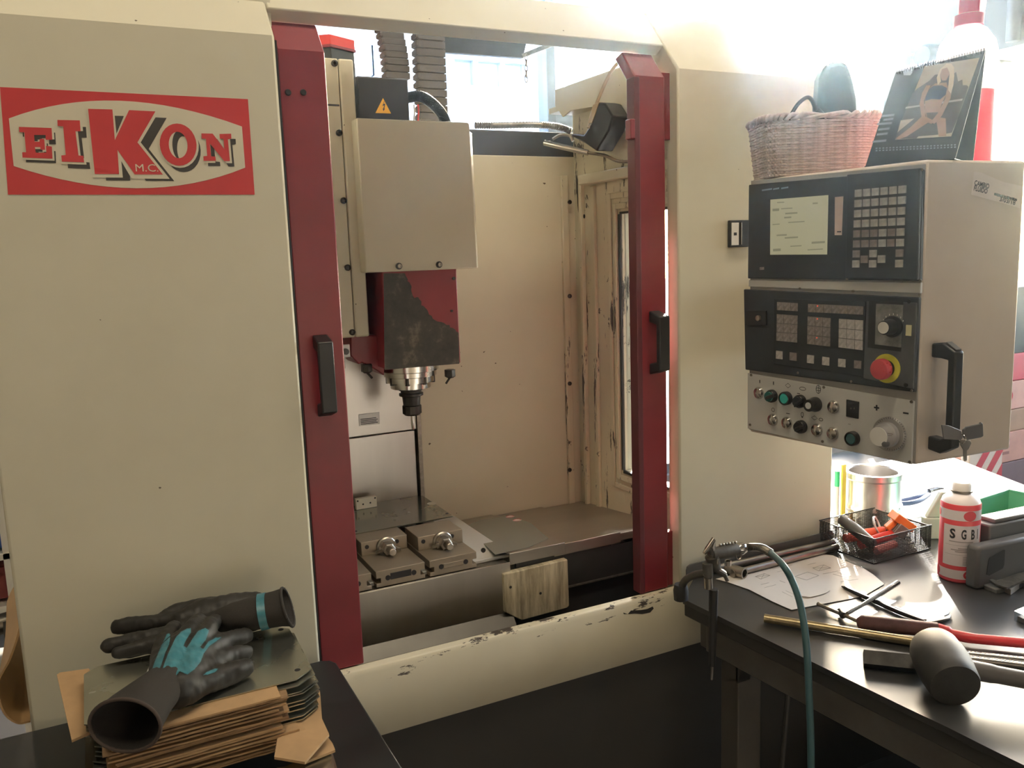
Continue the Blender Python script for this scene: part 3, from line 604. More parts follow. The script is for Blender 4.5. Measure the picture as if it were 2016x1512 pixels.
# keypad keys on a regular grid
g00, g50, g07 = fp(1691, 380.5, .018), fp(1777.5, 373, .018), fp(1686, 519.5, .018)
du, dv = (g50 - g00) / 5, (g07 - g00) / 7
KM = M().prism([Vector((x * .0068, y * .0066, 0)) for x, y in ((-1, -1), (1, -1), (1, 1), (-1, 1))], (0, 0, .003)).mesh('key', KEY, 20, False)[0]
KMD = KM.copy(); KMD.materials.clear(); KMD.materials.append(KEYD)
rotF = FM.to_euler()
def keyat(p, me, par, name='key', sc=(1, 1, 1)):
    o = bpy.data.objects.new(name, me); COL.objects.link(o); o.parent = par; o.location = Vector(p) - wl(par); o.rotation_euler = rotF; o.scale = sc; WL[o.name] = Vector(p); return o
s0 = min(du.length / .0136, 1.25) * .84
for r in range(8):
    cols = range(6) if r < 6 else {6: (0, 2, 5), 7: (0, 2, 5)}[r]
    for c in cols: keyat(g00 + du * c + dv * r, KMD if (r in (4, 5) and c in (0, 1, 2, 4)) or (r == 6 and c in (0, 5)) else KM, KP, sc=(s0, s0 * .98, 1))
for c, r in ((1, 6.55), (3, 6.55)): keyat(g00 + du * c + dv * r, KMD if c == 1 else KM, KP, sc=(s0, s0, 1))
# strip of screws
for px, py in ((1674, 346), (1688, 345), (1815, 334), (1668, 549), (1812, 552), (1575, 568), (1680, 573), (1811, 580), (1571, 734), (1676, 751), (1795, 769)):
    fdisc('screw', px, py, [(.0026, 0), (.0026, .0015), (.0015, .002)], GUN, CC, 10, .012)
fquad('divider_strip', [(1478, 551), (1817, 556), (1816, 577), (1477, 564)], .006, ALU, bevel=.001)
# operator panel
OP = fquad('operator_panel', [(1470, 569), (1815, 585), (1806, 771), (1473, 727)], .010, PANEL, bevel=.002)
fquad('membrane_panel', [(1524, 588), (1705, 593), (1703, 742), (1523, 716)], .002, PANEL, OP, .010, .001)
fquad('knob_panel', [(1708, 593), (1806, 596), (1800, 766), (1702, 744)], .004, PANELB, OP, .010, .001)
q_([(1470, 612), (1510, 612), (1510, 640), (1470, 640)], .0102, 'key_switch_plate', RUBBER, OP, .004)
fdisc('key_switch', 1496, 626, [(.006, 0), (.006, .008), (.003, .009)], STEELD, OP, 14, .012)
MK = N('membrane_key'); n = MK.noise(160, 3); MK.set(col=MK.ramp(n, [(.35, (.17, .15, .14)), (.65, (.27, .24, .23))]), rough=.5); MK = MK.m
MKW = mat('pale_membrane_key', (.42, .40, .38), .5, var=.25, scale=150)
LEDR = emit('red_led', (1, .12, .06), 1.6)
def z4(x, y): return (1440 + x / 4.0875, 550 + y / 4.0875)
def mkeys(quads, name, m_):
    for q in quads:
        cx, cy = sum(p[0] for p in q) / 4, sum(p[1] for p in q) / 4
        q2 = [(cx + (p[0] - cx) * .95, cy + (p[1] - cy) * .95) for p in q]
        fquad(name, [z4(*p) for p in q2], .0018, m_, OP, .0121)
def grid(tl, tr, br, bl, nc, nr):
    out = []
    L = lambda a, b, t: (a[0] + (b[0] - a[0]) * t, a[1] + (b[1] - a[1]) * t)
    for r in range(nr):
        a0, a1, b0, b1 = L(tl, bl, r / nr), L(tr, br, r / nr), L(tl, bl, (r + 1) / nr), L(tr, br, (r + 1) / nr)
        for c in range(nc): out.append((L(a0, a1, c / nc), L(a0, a1, (c + 1) / nc), L(b0, b1, (c + 1) / nc), L(b0, b1, c / nc)))
    return out
mkeys(grid((370, 180), (537, 190), (536, 258), (369, 248), 3, 1), 'membrane_key', MK)
mkeys(grid((368, 278), (535, 290), (531, 510), (364, 494), 3, 3), 'membrane_key', MK)
mkeys(grid((620, 195), (1066, 215), (1064, 286), (618, 264), 7, 1), 'membrane_key', MK)
mkeys(grid((616, 296), (801, 310), (797, 542), (612, 520), 3, 3), 'membrane_key', MK)
mkeys(grid((868, 315), (1064, 328), (1060, 572), (864, 548), 3, 3), 'membrane_key', MKW)
mkeys([((362, 572), (415, 578), (413, 645), (360, 638)), ((612, 605), (667, 612), (665, 680), (610, 672)), ((734, 620), (792, 628), (790, 696), (731, 688)), ((862, 635), (922, 642), (920, 710), (860, 702))], 'membrane_key', MKW)
mkeys([((472, 585), (530, 592), (528, 658), (470, 650)), ((990, 650), (1050, 656), (1048, 722), (988, 715))], 'membrane_key', KEYD)
for px, py in ((694, 214), (692, 318), (688, 470)): fdisc('indicator_led', *z4(px, py), [(.0014, 0), (.0014, .0006)], LEDR, OP, 10, .0137)
# override knob
fquad('recess_frame', [z4(*p) for p in ((1110, 172), (1384, 182), (1366, 582), (1098, 548))], .0012, RUBBER, OP, .014)
KNP = fquad('knob_scale_plate', [z4(*p) for p in ((1168, 196), (1384, 206), (1368, 548), (1158, 522))], .0016, mat('worn_scale_plate', (.22, .22, .21), .4, .5, var=.4, scale=40), OP, .0152)
c = z4(1300, 380)
fdisc('knob_skirt', *c, [(.020, 0), (.020, .004), (.0145, .006), (.0135, .026), (.0125, .029)], BLACK, OP, 28, .0168)
fdisc('knob_cap', *c, [(.0108, .029), (.0108, .0305)], mat('pale_knob_cap', (.62, .60, .54), .4), OP, 24, .0168)
for k in range(7): q = math.radians(30 + 20 * k); p = fp(*c, .017) + cu_ * .023 * math.cos(q) + Zv * .023 * math.sin(q); M().obox(p, cu_, Zv, cn, .0012, .003, .0006).obj('scale_tick', PAPER, OP)
fquad('yellow_tag', [z4(*p) for p in ((1408, 366), (1452, 368), (1448, 456), (1404, 452))], .0012, mat('cream_tag', (.62, .58, .36), .5), OP, .014)
for px, py in ((1434, 178), (1406, 850)): fdisc('screw', *z4(px, py), [(.0038, 0), (.0038, .002)], BLACK, OP, 12, .014)
# emergency stop
c = z4(1252, 716)
ES = fdisc('emergency_stop_ring', *c, [(.0275, 0), (.0275, .0025)], YELLOW, OP, 32, .014)
fdisc('emergency_stop_collar', *c, [(.0155, 0), (.0155, .014)], BLACK, OP, 24, .0165)
EM = fdisc('emergency_stop_button', *c, [(.017, .011), (.0198, .013), (.0198, .022), (.0175, .026), (.010, .0275), (.0, .028)], mat('faded_red_button', (.50, .065, .075), .45), OP, 32, .0165)
e0 = fp(*c, .0165 + .0275)
for k in range(8):
    q = 2 * math.pi * k / 8; p = e0 + cu_ * .0095 * math.cos(q) + Zv * .0095 * math.sin(q)
    o = M().box(-.0014, .0014, -.0008, .0008, 0, .0006).obj('arrow_mark', SIGNRED, EM); o.location = p - wl(EM); o.rotation_euler = (FM @ Matrix.Rotation(q + math.pi / 2, 3, 'Z')).to_euler()
# silver push-button panel
SP = fquad('button_panel', [(1474, 734), (1802, 789), (1797, 914), (1474, 843)], .004, ALU, CC, .002, .001)
for p in ((160, 770), (152, 1170), (745, 868), (735, 1304), (1450, 985), (1436, 1470)): fdisc('screw', *z4(*p), [(.0030, 0), (.0030, .0016), (.0016, .002)], GUN, SP, 12, .006)
BF = .006
def silver(p): fdisc('blanking_plug', *z4(*p), [(.0135, 0), (.0135, .002), (.0110, .006), (.005, .0085), (0, .009)], CHROME, SP, 24, BF)
for p in ((222, 914), (823, 1026), (335, 1130), (448, 1155), (690, 1212), (818, 1240)): silver(p)
def selector(p, col, lev):
    cc = z4(*p); fdisc('selector_base', *cc, [(.0140, 0), (.0140, .008), (.0120, .011)], OXIDE, SP, 24, BF)
    fdisc('selector_face', *cc, [(.0105, .010), (.0105, .0155)], col, SP, 24, BF)
    b = fp(*cc, BF + .016); M().obox(b + (cu_ * lev[0] + Zv * lev[1]).normalized() * .006, (cu_ * lev[0] + Zv * lev[1]).normalized(), Vector((0, 0, 1)), cn, .026, .008, .010).obj('selector_lever', BLACK, SP, .002)
selector((332, 938), mat('dark_green_face', (.02, .12, .11), .4), (-.9, -.35)); selector((560, 980), BLACK, (-.8, -.6)); selector((568, 1185), BLACK, (-.8, -.45))
def push(p, col):
    cc = z4(*p); fdisc('button_bezel', *cc, [(.0145, 0), (.0145, .010), (.0135, .012), (.0115, .012), (.0112, .010)], OXIDE, SP, 28, BF)
    fdisc('push_button', *cc, [(.0108, .006), (.0108, .0105), (.0098, .0115)], col, SP, 28, BF)
push((448, 955), mat('teal_lens', (.03, .42, .38), .25)); push((985, 1278), mat('dark_teal_lens', (.03, .10, .10), .2))
cc = z4(680, 1005); fdisc('key_lock_bezel', *cc, [(.0155, 0), (.0155, .006), (.0130, .012), (.0125, .024)], OXIDE, SP, 28, BF)
fdisc('key_lock_barrel', *cc, [(.0068, .024), (.0068, .0252)], ALU, SP, 20, BF); p = fp(*cc, BF + .0256); M().obox(p, (cu_ + Zv * .9).normalized(), (Zv - cu_ * .9).normalized(), cn, .009, .0018, .0006).obj('key_slot', INK, SP)
SK = fquad('socket_cover', [z4(*p) for p in ((930, 965), (1031, 985), (1026, 1122), (928, 1103))], .003, BLACK, SP, BF, .001)
for a in (962, 988): fdisc('socket_hole', *z4(a, 1038), [(.0018, 0), (.0018, .0004)], GUN, SK, 8, BF + .003)
def mark(p, w, h, name='printed_mark', par=SP, off=BF): q = fp(*z4(*p), off + .0004); M().obox(q, cu_, Zv, cn, w, h, .0004).obj(name, INK, par)
mark((1168, 1033), .011, .0032); mark((1168, 1033), .0032, .011); mark((1403, 1077), .011, .0030); mark((228, 822), .002, .007); mark((338, 835), .002, .007); mark((455, 1080), .010, .0015); mark((540, 918), .007, .0015)
def loop(p, rx, ry, sides=16, w=.0006):
    c0 = fp(*z4(*p), BF + .0003); q = M(); pts = [(math.cos(2 * math.pi * k / sides), math.sin(2 * math.pi * k / sides)) for k in range(sides)]
    v = [c0 + cu_ * x * (rx + s * w) + Zv * y * (ry + s * w) for s in (-1, 1) for x, y in pts]
    q.add(v, [(k, (k + 1) % sides, sides + (k + 1) % sides, sides + k) for k in range(sides)]).obj('printed_symbol', INK, SP, smooth=0)
loop((699, 885), .0055, .0085); loop((699, 885), .0055, .003); loop((455, 855), .007, .005, 4); loop((573, 880), .008, .0035, 10); loop((335, 1050), .004, .004); loop((570, 1088), .0032, .0048); mark((570, 1108), .003, .003); loop((668, 1115), .0075, .0045, 4); loop((720, 1128), .005, .003, 8); mark((700, 885), .0008, .016); mark((948, 1165), .006, .0006)
# hand wheel
cc = z4(1278, 1243)
HW = fdisc('hand_wheel_dial', *cc, [(.0335, 0), (.0335, .006), (.0325, .008)], mat('grey_dial', (.40, .39, .38), .35, .6, var=.12), SP, 40, BF)
for k in range(40): q = 2 * math.pi * k / 40; p = fp(*cc, BF + .0083) + (cu_ * math.cos(q) + Zv * math.sin(q)) * .0305; M().obox(p, (cu_ * math.cos(q) + Zv * math.sin(q)), (Zv * math.cos(q) - cu_ * math.sin(q)), cn, .003, .0006, .0004).obj('dial_tick', INK, HW)
fdisc('hand_wheel', *cc, [(.0245, .008), (.0245, .018), (.0220, .020), (.0195, .034), (.0190, .036)], mat('grey_wheel', (.30, .29, .29), .4), SP, 36, BF)
WC2 = fdisc('wheel_cap', *cc, [(.0182, .036), (.0182, .0372)], WHITE, SP, 32, BF)
b = fp(*cc, BF + .038); M().obox(b, cu_, Zv, cn, .011, .0014, .0004).obj('printed_mark', KEYD, WC2); M().obox(b - Zv * .003, cu_, Zv, cn, .008, .001, .0004).obj('printed_mark', KEYD, WC2)
b = fp(*cc, BF + .030) + cu_ * -.006 - Zv * .020; M().lathe(b, cn, [(.006, 0), (.0065, .004), (.0045, .010), (.002, .0115)], 16).obj('crank_knob', PANELB, SP)
# handle on the right side
def sbox(name, pts, off0, off1, m_, par=CC, bevel=.002):
    v = [sp(*p, off0) for p in pts]; return M().prism(v, sn * (off1 - off0)).obj(name, m_, par, bevel)
h0, h1 = sp(1842, 690), sp(1842, 868); hw = .011
hx = (h0 - (cP + Zv * h0.z)).dot(cs_)
base = lambda z: cP + cs_ * hx + Zv * z
ztop, zbot = h0.z, h1.z
out = .052
prof = [(0, ztop + .014), (out * .45, ztop + .017), (out, ztop + .002), (out, zbot - .002), (out * .5, zbot - .017), (0, zbot - .014), (0, zbot + .012), (out * .5, zbot + .010), (out - .016, zbot + .016), (out - .016, ztop - .014), (out * .4, ztop - .012), (0, ztop - .012)]
SH = M().prism([base(0) + sn * a + Zv * z - cs_ * hw for a, z in prof], cs_ * 2 * hw).obj('side_handle', BLACK, CC, .003)
M().prism([base(0) + sn * a + Zv * z - cs_ * hw * .6 for a, z in ((out * .55, ztop + .0165), (out * .95, ztop + .0045), (out * .95, ztop + .0065), (out * .55, ztop + .0185))], cs_ * 2 * hw * .6).obj('handle_recess', PANELB, SH)
# handwritten tape
TP = M().flat([sp(*p, .0008) for p in ((1918, 338), (1932, 340), (1975, 358), (2014, 367), (2008, 410), (1975, 400), (1912, 383))]).obj('paper_tape', mat('masking_tape', (.70, .62, .56), .7), CC, smooth=0)
td = (sp(2008, 399, .001) - sp(1914, 374, .001)).normalized(); tup = sn.cross(td)
w0 = sp(1917.5, 364.5, .0012); text('handwriting', 'CAMBIO', INK, w0, td, tup, width=(sp(1946.5, 371, .0012) - w0).length, height=.0095, parent=TP, off=.0003, bold=.025)
w0 = sp(1916.5, 375, .0012); text('handwriting', 'FLUIDO', INK, w0, td, tup, width=(sp(1943, 381.5, .0012) - w0).length, height=.0095, parent=TP, off=.0003, bold=.025)
w0 = sp(1967, 396, .0012); text('handwriting', '3/03/18', INK, w0, td, tup, width=(sp(1998, 404, .0012) - w0).length, height=.0085, parent=TP, off=.0003, bold=.02)
for k in range(9):
    a, b = sp(1957 + k * 5.0, 379 + k * 1.45, .0014), sp(1962.5 + k * 5.0, 386 + k * 1.25, .0014)
    M().obox((a + b) / 2, td, tup, sn, .006, .0042 + .001 * (k % 2), .0003).obj('scribble', INK, TP)
# slot on the machine front beside the cabinet
a, b = at(1432, 434, y=0), at(1471, 486, y=0)
PC = M().box(a.x, b.x, -.010, 0, b.z, a.z).obj('port_frame', BLACK, MC, .002)
M().box(a.x + .004, a.x + .026, -.0115, -.009, b.z + .005, a.z - .006).obj('port_label', WHITE, PC, .0005)
M().box(a.x + .032, a.x + .035, -.0125, -.009, b.z + .006, a.z - .006).obj('port_latch', STEELD, PC, .0005)
M().box(a.x + .010, a.x + .019, -.0119, -.0114, (a.z + b.z) / 2 - .004, (a.z + b.z) / 2 + .003).obj('port_mark', INK, PC)
# keys with a tag hooked on the handle
kh = base(zbot + .004) + sn * (out + .004)
KT = thing('tag_and_key', 'grey plastic tag and key hanging from the black cabinet handle', 'key', kh)
def kpt(px, py, o=0.): return on(px, py, kh + sn * o, sn)
M().prism([kpt(*p) for p in ((1852, 836), (1866, 837), (1890, 847), (1893, 862), (1889, 866), (1856, 864))], sn * .003).obj('tag', mat('grey_fob_plastic', (.16, .155, .16), .5), KT, .001)
M().prism([kpt(*p, .003) for p in ((1893, 846), (1898, 840), (1926, 834), (1928, 830), (1932, 833), (1933, 858), (1928, 861), (1900, 866), (1894, 861))], sn * .004).obj('fob', mat('dark_fob_rubber', (.085, .085, .09), .6), KT, .0015)
M().prism([kpt(*p, .002) for p in ((1890, 866), (1908, 866), (1911, 872), (1906, 883), (1902, 887), (1902, 906), (1898, 908), (1896, 904), (1896, 886), (1890, 876))], sn * .002).obj('key', STEELD, KT, .0005)
M().ring(kpt(1894, 864, .004), cs_, .008, .0009, 20, 6).obj('key_ring', CHROME, KT)

# ------------------------------------------------------------------ on top of the cabinet
# wicker basket
bz = cZ1
b0, b1 = on(1492, 348, (0, 0, bz), Zv), None
bc = Vector((1.432, -.228, bz)); gu_, gs_ = Vector((.893, -.449, 0)), Vector((.449, .893, 0))
BK = thing('wicker_basket', 'small pale wicker basket on top of the control cabinet', 'basket', bc)
WICK = mat('pale_wicker', (.46, .40, .36), .6, var=.25, scale=80)
hu, hs, hh = .110, .072, .116
def bpt(t, z, grow=0.):                          # rounded rectangle path, t in 0..1
    per = []; f = 1 + .12 * z / hh; r = .030
    q = (t % 1) * 2 * math.pi; cx, sx_ = math.cos(q), math.sin(q); e = .45
    x = math.copysign(abs(cx) ** e, cx) * (hu * f + grow); y = math.copysign(abs(sx_) ** e, sx_) * (hs * f + grow)
    return bc + gu_ * x + gs_ * y + Zv * z
NS = 44
for row in range(21):
    pts = [bpt(k / (NS * 2), .004 + row * .0053, .0018 * (1 if (k + row) % 2 else -1) * (1 if (k // 1) % 2 else 0.4)) for k in range(NS * 2 + 1)]
    M().tube(pts, .0029, 6, cap=False).obj('wicker_strand', WICK, BK, smooth=60)
q = M()
for k in range(NS): q.tube([bpt(k / NS, .002), bpt(k / NS, hh)], .0020, 5)
o = q.obj('wicker_stakes', WICK, BK); o['kind'] = 'stuff'
for s in (0, .5):
    pts = [bpt(k / 120, hh + .004 + .005 * math.sin(2 * math.pi * (k / 120 * 20 + s)), .004 * math.cos(2 * math.pi * (k / 120 * 20 + s))) for k in range(121)]
    M().tube(pts, .0045, 7, cap=False).obj('braided_rim', WICK, BK, smooth=60)
M().prism([bpt(k / 32, .001) for k in range(32)], (0, 0, .003)).obj('basket_base', WICK, BK)
# black hood leaning in the basket with its cable
d0 = bc + gs_ * .01 + Zv * .01; hn = -gs_
HB = thing('black_lamp_hood', 'black plastic hood with a cable standing in the wicker basket', 'lamp', d0)
HP = [on(a, b, d0, hn) for a, b in ((1612, 262), (1612, 206), (1616, 152), (1628, 124), (1655, 117), (1672, 124), (1682, 160), (1690, 196), (1692, 236), (1688, 262))]
M().prism(HP, hn * -.05).obj('hood', BLACK, HB, .012, seg=3)
cp = [on(a, b, d0 + hn * .02, hn) for a, b in ((1552, 240), (1560, 222), (1572, 204), (1588, 192), (1598, 197), (1606, 216), (1612, 226))]
M().tube(bez(cp), .0042, 8).obj('cable', BLACK, HB, smooth=60)
M().cyl(cp[-2], cp[-1] + Vector((.02, 0, -.01)), .008, n=12).obj('cable_gland', BLACK, HB)
M().cyl(on(1524, 234, d0 + hn * .045, hn), on(1534, 231, d0 + hn * .045, hn), .004, n=10).obj('red_cap', REDBRIGHT, HB)
# desk calendar
k0 = [Vector((1.357, -.437, bz + .001)), Vector((1.420, -.580, bz + .001))]
DC = thing('desk_calendar', 'black desk calendar with a printed picture standing on the control cabinet', 'calendar', (k0[0] + k0[1]) / 2)
fd = (k0[1] - k0[0]); fd.z = 0; flen = fd.length; fd.normalize(); fn = fd.cross(Zv).normalized()   # fn faces the viewer
lean = Vector((0, 0, 1)) * .178 - fn * .048; lw = lean.normalized(); pn = fd.cross(lw).normalized()
A, Bp = k0[0].copy(), k0[1].copy(); A.z = Bp.z = bz + .001
def cpt(px, py, o=0.): return on(px, py, A + pn * o, pn)
T0, T1 = cpt(1763, 143), cpt(1940, 99)
CARDK = mat('black_calendar_card', (.014, .015, .018), .45, var=.1)
M().prism([A, Bp, T1, T0], pn * -.0015).obj('front_board', CARDK, DC)
back = -fn * .085
M().prism([T0 - pn * .002, T1 - pn * .002, Bp + back + fd * .012, A + back + fd * .012], -pn * .0015).obj('back_board', CARDK, DC)
M().prism([A + fn * .004, Bp + fn * .004, Bp + back, A + back], (0, 0, .0015)).obj('base_board', CARDK, DC)
q = M()
for k in range(34): q.ring(T0 + (T1 - T0) * ((k + .5) / 34), fd, .0042, .0006, 10, 4)
o = q.obj('wire_binding', mat('dark_wire', (.06, .06, .065), .4, .8), DC); o['kind'] = 'stuff'
def z3(x, y): return (1640 + x / 5.362, y / 5.362)
def cpoly(name, pts, m_, par, o): return M().flat([cpt(*z3(*p), o) for p in pts]).obj(name, m_, par, smooth=0)
PR = lambda n_, c: mat('print_' + n_, c, .5, var=.06, scale=60)
PIC = cpoly('picture', [(965, 700), (1548, 608), (1248, 1440), (655, 1476)], PR('sky_beige', (.40, .37, .29)), DC, .0008)
dk = PR('dark_stone', (.075, .07, .062))
cpoly('printed_wall', [(838, 985), (890, 935), (960, 890), (1020, 850), (1075, 790), (1140, 780), (1270, 780), (1300, 760), (1320, 860), (1365, 840), (1370, 900), (1410, 900), (1430, 915), (1400, 1010), (1320, 1240), (1255, 1400), (900, 1460), (660, 1470), (700, 1330)], dk, PIC, .0012)
cpoly('printed_rail', [(770, 1128), (1370, 1040), (1362, 1062), (762, 1148)], PR('rail', (.42, .41, .39)), PIC, .0015)
cpoly('printed_ledge', [(715, 1270), (860, 1250), (700, 1380), (680, 1400)], PR('ledge', (.45, .41, .33)), PIC, .0015)
cpoly('printed_ledge', [(900, 1440), (1240, 1410), (1232, 1440), (880, 1462)], PR('ledge', (.45, .41, .33)), PIC, .0015)
skin = PR('skin_tone', (.34, .23, .16)); hair = PR('blonde', (.58, .50, .36)); cloth = PR('dark_top', (.035, .04, .09))
cpoly('printed_leg', [(945, 1220), (1010, 1290), (780, 1440), (690, 1472), (662, 1462), (820, 1340)], skin, PIC, .0016)
cpoly('printed_leg', [(1080, 1230), (1190, 1250), (1196, 1436), (1115, 1442), (1100, 1330)], skin, PIC, .0016)
cpoly('printed_body', [(985, 960), (1080, 880), (1200, 870), (1215, 960), (1150, 1090), (1100, 1240), (1000, 1280), (970, 1180), (970, 1060)], skin, PIC, .0018)
cpoly('printed_top', [(985, 960), (1060, 905), (1150, 900), (1205, 930), (1190, 1000), (1130, 1050), (1040, 1045), (972, 1065)], cloth, PIC, .0021)
cpoly('printed_shorts', [(985, 1190), (1110, 1185), (1085, 1270), (1000, 1290)], PR('grey_shorts', (.12, .11, .10)), PIC, .0021)
cpoly('printed_arm', [(985, 900), (1030, 900), (960, 1060), (975, 1230), (1060, 1270), (1040, 1310), (940, 1270), (912, 1100), (940, 980)], skin, PIC, .0024)
cpoly('printed_arm', [(1215, 900), (1265, 900), (1240, 1040), (1150, 1220), (1070, 1310), (1030, 1290), (1110, 1190), (1185, 1040)], skin, PIC, .0024)
cpoly('printed_face', [(1150, 720), (1215, 705), (1230, 780), (1195, 850), (1150, 850), (1130, 790)], skin, PIC, .0024)
cpoly('printed_hair', [(1200, 672), (1250, 672), (1278, 710), (1280, 800), (1270, 900), (1245, 990), (1215, 950), (1222, 850), (1232, 770), (1205, 712), (1150, 730), (1130, 790), (1140, 860), (1105, 900), (1095, 820), (1130, 730)], hair, PIC, .0027)
ghost = PR('pale_grey', (.20, .21, .23))
cpoly('calendar_emblem', [(740, 755), (790, 728), (840, 730), (835, 770), (815, 795), (745, 795)], ghost, DC, .0009)
for y, a, b in ((1215, 520, 650), (1255, 535, 640), (1300, 468, 625), (1358, 480, 600), (1410, 465, 580), (1485, 420, 565)):
    cpoly('calendar_line', [(a, y), (b, y - 14), (b - 6, y + 10), (a - 6, y + 22)], ghost, DC, .0009)
for k in range(24):
    for r in range(2):
        x = 930 - 540 + k * 36; cpoly('calendar_number', [(x + 60, 1560 + r * 24 - k * 1.6), (x + 80, 1559 + r * 24 - k * 1.6), (x + 78, 1572 + r * 24 - k * 1.6), (x + 58, 1573 + r * 24 - k * 1.6)], ghost, DC, .0009)
# spray bottle
sb = cB + cs_ * .03 - sn * .10 + Zv * bz
sb = on(1903, 318, (0, 0, bz), Zv); q = proj(sb)
dep = 1.66; sb = CAM + ray(1895, 310) * (dep / FPX); sb.z = bz
SB = thing('spray_bottle', 'translucent white spray bottle half full of pink liquid with a red trigger', 'spray bottle', sb)
sc = dep / FPX
x = N('translucent_bottle'); x.set(col=(.86, .82, .80), rough=.4, trans=.25, ior=1.2); BOT = x.m
def translucent(mt_, col, f):
    t_ = mt_.node_tree; b_ = t_.nodes['Principled BSDF']; tr = t_.nodes.new('ShaderNodeBsdfTranslucent'); tr.inputs[0].default_value = (*col, 1)
    mx = t_.nodes.new('ShaderNodeMixShader'); mx.inputs[0].default_value = f; t_.links.new(b_.outputs[0], mx.inputs[1]); t_.links.new(tr.outputs[0], mx.inputs[2]); t_.links.new(mx.outputs[0], t_.nodes['Material Output'].inputs[0])
translucent(BOT, (.9, .84, .82), .6)
LIQ = mat('pink_liquid', (.85, .13, .20), .35); translucent(LIQ, (.95, .12, .20), .55)
R = 53 * sc; zz = lambda py: (310 - py) * sc
M().lathe(sb + Zv * zz(172), Zv, [(R, 0), (R, zz(95) - zz(172)), (R * .92, zz(78) - zz(172)), (R * .62, zz(55) - zz(172)), (R * .42, zz(48) - zz(172)), (R * .40, zz(40) - zz(172))], 36).obj('bottle_body', BOT, SB)
M().lathe(sb, Zv, [(R * .9, .001), (R, .006), (R, zz(172))], 36).obj('liquid_fill', LIQ, SB)
M().lathe(sb + Zv * zz(48), Zv, [(R * .50, 0), (R * .50, .020), (R * .40, .022)], 28).obj('collar', mat('magenta_red_cap', (.55, .03, .10), .4), SB)
ax = Vector((-.9, .2, 0)).normalized()
M().obox(sb + Zv * (zz(48) + .052), ax, Zv.cross(ax), Zv, .034, .026, .062).obj('trigger_head', mat('magenta_red_cap', (.55, .03, .10), .4), SB, .006)
M().obox(sb + Zv * (zz(48) + .094) + ax * .022, ax, Zv.cross(ax), Zv, .085, .024, .024).obj('trigger_head', mat('magenta_red_cap', (.55, .03, .10), .4), SB, .005)
M().tube(bez([sb + Zv * (zz(48) + .08) - ax * .012, sb + Zv * (zz(48) + .055) - ax * .030, sb + Zv * (zz(48) + .022) - ax * .028]), .006, 8).obj('clear_trigger', BOT, SB)
# ------------------------------------------------------------------ the workbench on the right
BT = .80
WB = thing('workbench', 'dark steel workbench with a black rubber top against the milling machine', 'workbench', (1.75, -.5, 0))
e0, e1 = Vector((1.166, -.12, BT)), Vector((1.222, -1.02, BT))
edge = [e0.lerp(e1, k / 40) for k in range(41)]
mt = N('scuffed_rubber_mat'); n = mt.noise(5, 8, .7); n2 = mt.noise(70, 4, .6)
mt.set(col=mt.ramp(n, [(.3, (.020, .020, .021)), (.7, (.040, .039, .038))]), rough=mt.ramp(n, [(.3, .30), (.7, .40)]), spec=.65); mt.bump(n2, .10, .0008); MAT_ = mt.m
q = M(); NX, NY = 30, 50; idx = {}
for j in range(NY + 1):
    for i in range(NX + 1):
        p = e0.lerp(e1, (j - 3) / (NY - 3)) if j > 2 else Vector((1.30, -.006, BT)).lerp(e0, j / 3); p = p + Vector(((2.45 - p.x) * (i / NX), 0, 0))
        w = math.exp(-((j / NY - .735) / .045) ** 2) * math.exp(-(i / NX) ** 2 / .004); p.z += .005 * w; p.x -= .006 * w
        idx[i, j] = len(q.v); q.v.append(p)
for j in range(NY):
    for i in range(NX): q.f.append([idx[i, j], idx[i + 1, j], idx[i + 1, j + 1], idx[i, j + 1]])
o = q.obj('rubber_top', MAT_, WB, smooth=60); sd = o.modifiers.new('thick', 'SOLIDIFY'); sd.thickness = .012; sd.offset = -1 if o.data.polygons[0].normal.z > 0 else 1
M().prism([Vector((1.305, -.006, BT - .0125)), e0 + Vector((.004, 0, -.0125)), e1 + Vector((.004, 0, -.0125)), Vector((2.45, -1.02, BT - .0125)), Vector((2.45, -.006, BT - .0125))], (0, 0, -.03)).obj('bench_board', DARK, WB, .003)
FR = mat('bench_grey_paint', (.115, .107, .098), .5, var=.2)
M().prism([e0 + Vector((.05, -.02, -.043)), e1 + Vector((.05, .02, -.043)), e1 + Vector((.09, .02, -.043)), e0 + Vector((.09, -.02, -.043))], (0, 0, -.090)).obj('side_rail', FR, WB, .003)
M().box(1.24, 2.42, -.13, -.09, .655, .756).obj('back_rail', FR, WB, .003)
M().box(1.34, 2.42, -.12, -.105, .02, .655).obj('blocking_sheet', DARK, WB)  # dark sheet added to block the bright floor under the bench
M().box(2.36, 2.375, -1.0, -.13, .02, .70).obj('end_sheet', DARK, WB)
LEGP = mat('bench_leg_paint', (.085, .077, .068), .5, var=.15)
for x, y in ((1.262, -.20), (1.30, -1.0), (2.36, -.20), (2.36, -1.0)): M().box(x, x + .07, y, y + .06, 0, .757).obj('leg', LEGP, WB, .003)
M().box(1.262, 1.30, -.20, -.19, .60, .757).obj('leg_bracket', DARK, WB, .002)
a, b = at(1352, 1105, y=-.022), at(1632, 1045, y=-.022)
UPX0, UPX1 = at(1352, 1110, y=-.022).x, at(1640, 1050, y=-.022).x; UPZ = at(1500, 1078, y=-.022).z
M().prism([(UPX0, -.022, BT), (UPX1, -.022, BT), (UPX1, -.022, UPZ), (UPX0 + .012, -.022, UPZ), (UPX0 + .003, -.022, UPZ - .004), (UPX0, -.022, UPZ - .014)], (0, .004, 0)).obj('back_plate', mat('bench_back_plate', (.095, .092, .086), .45, var=.15), WB)
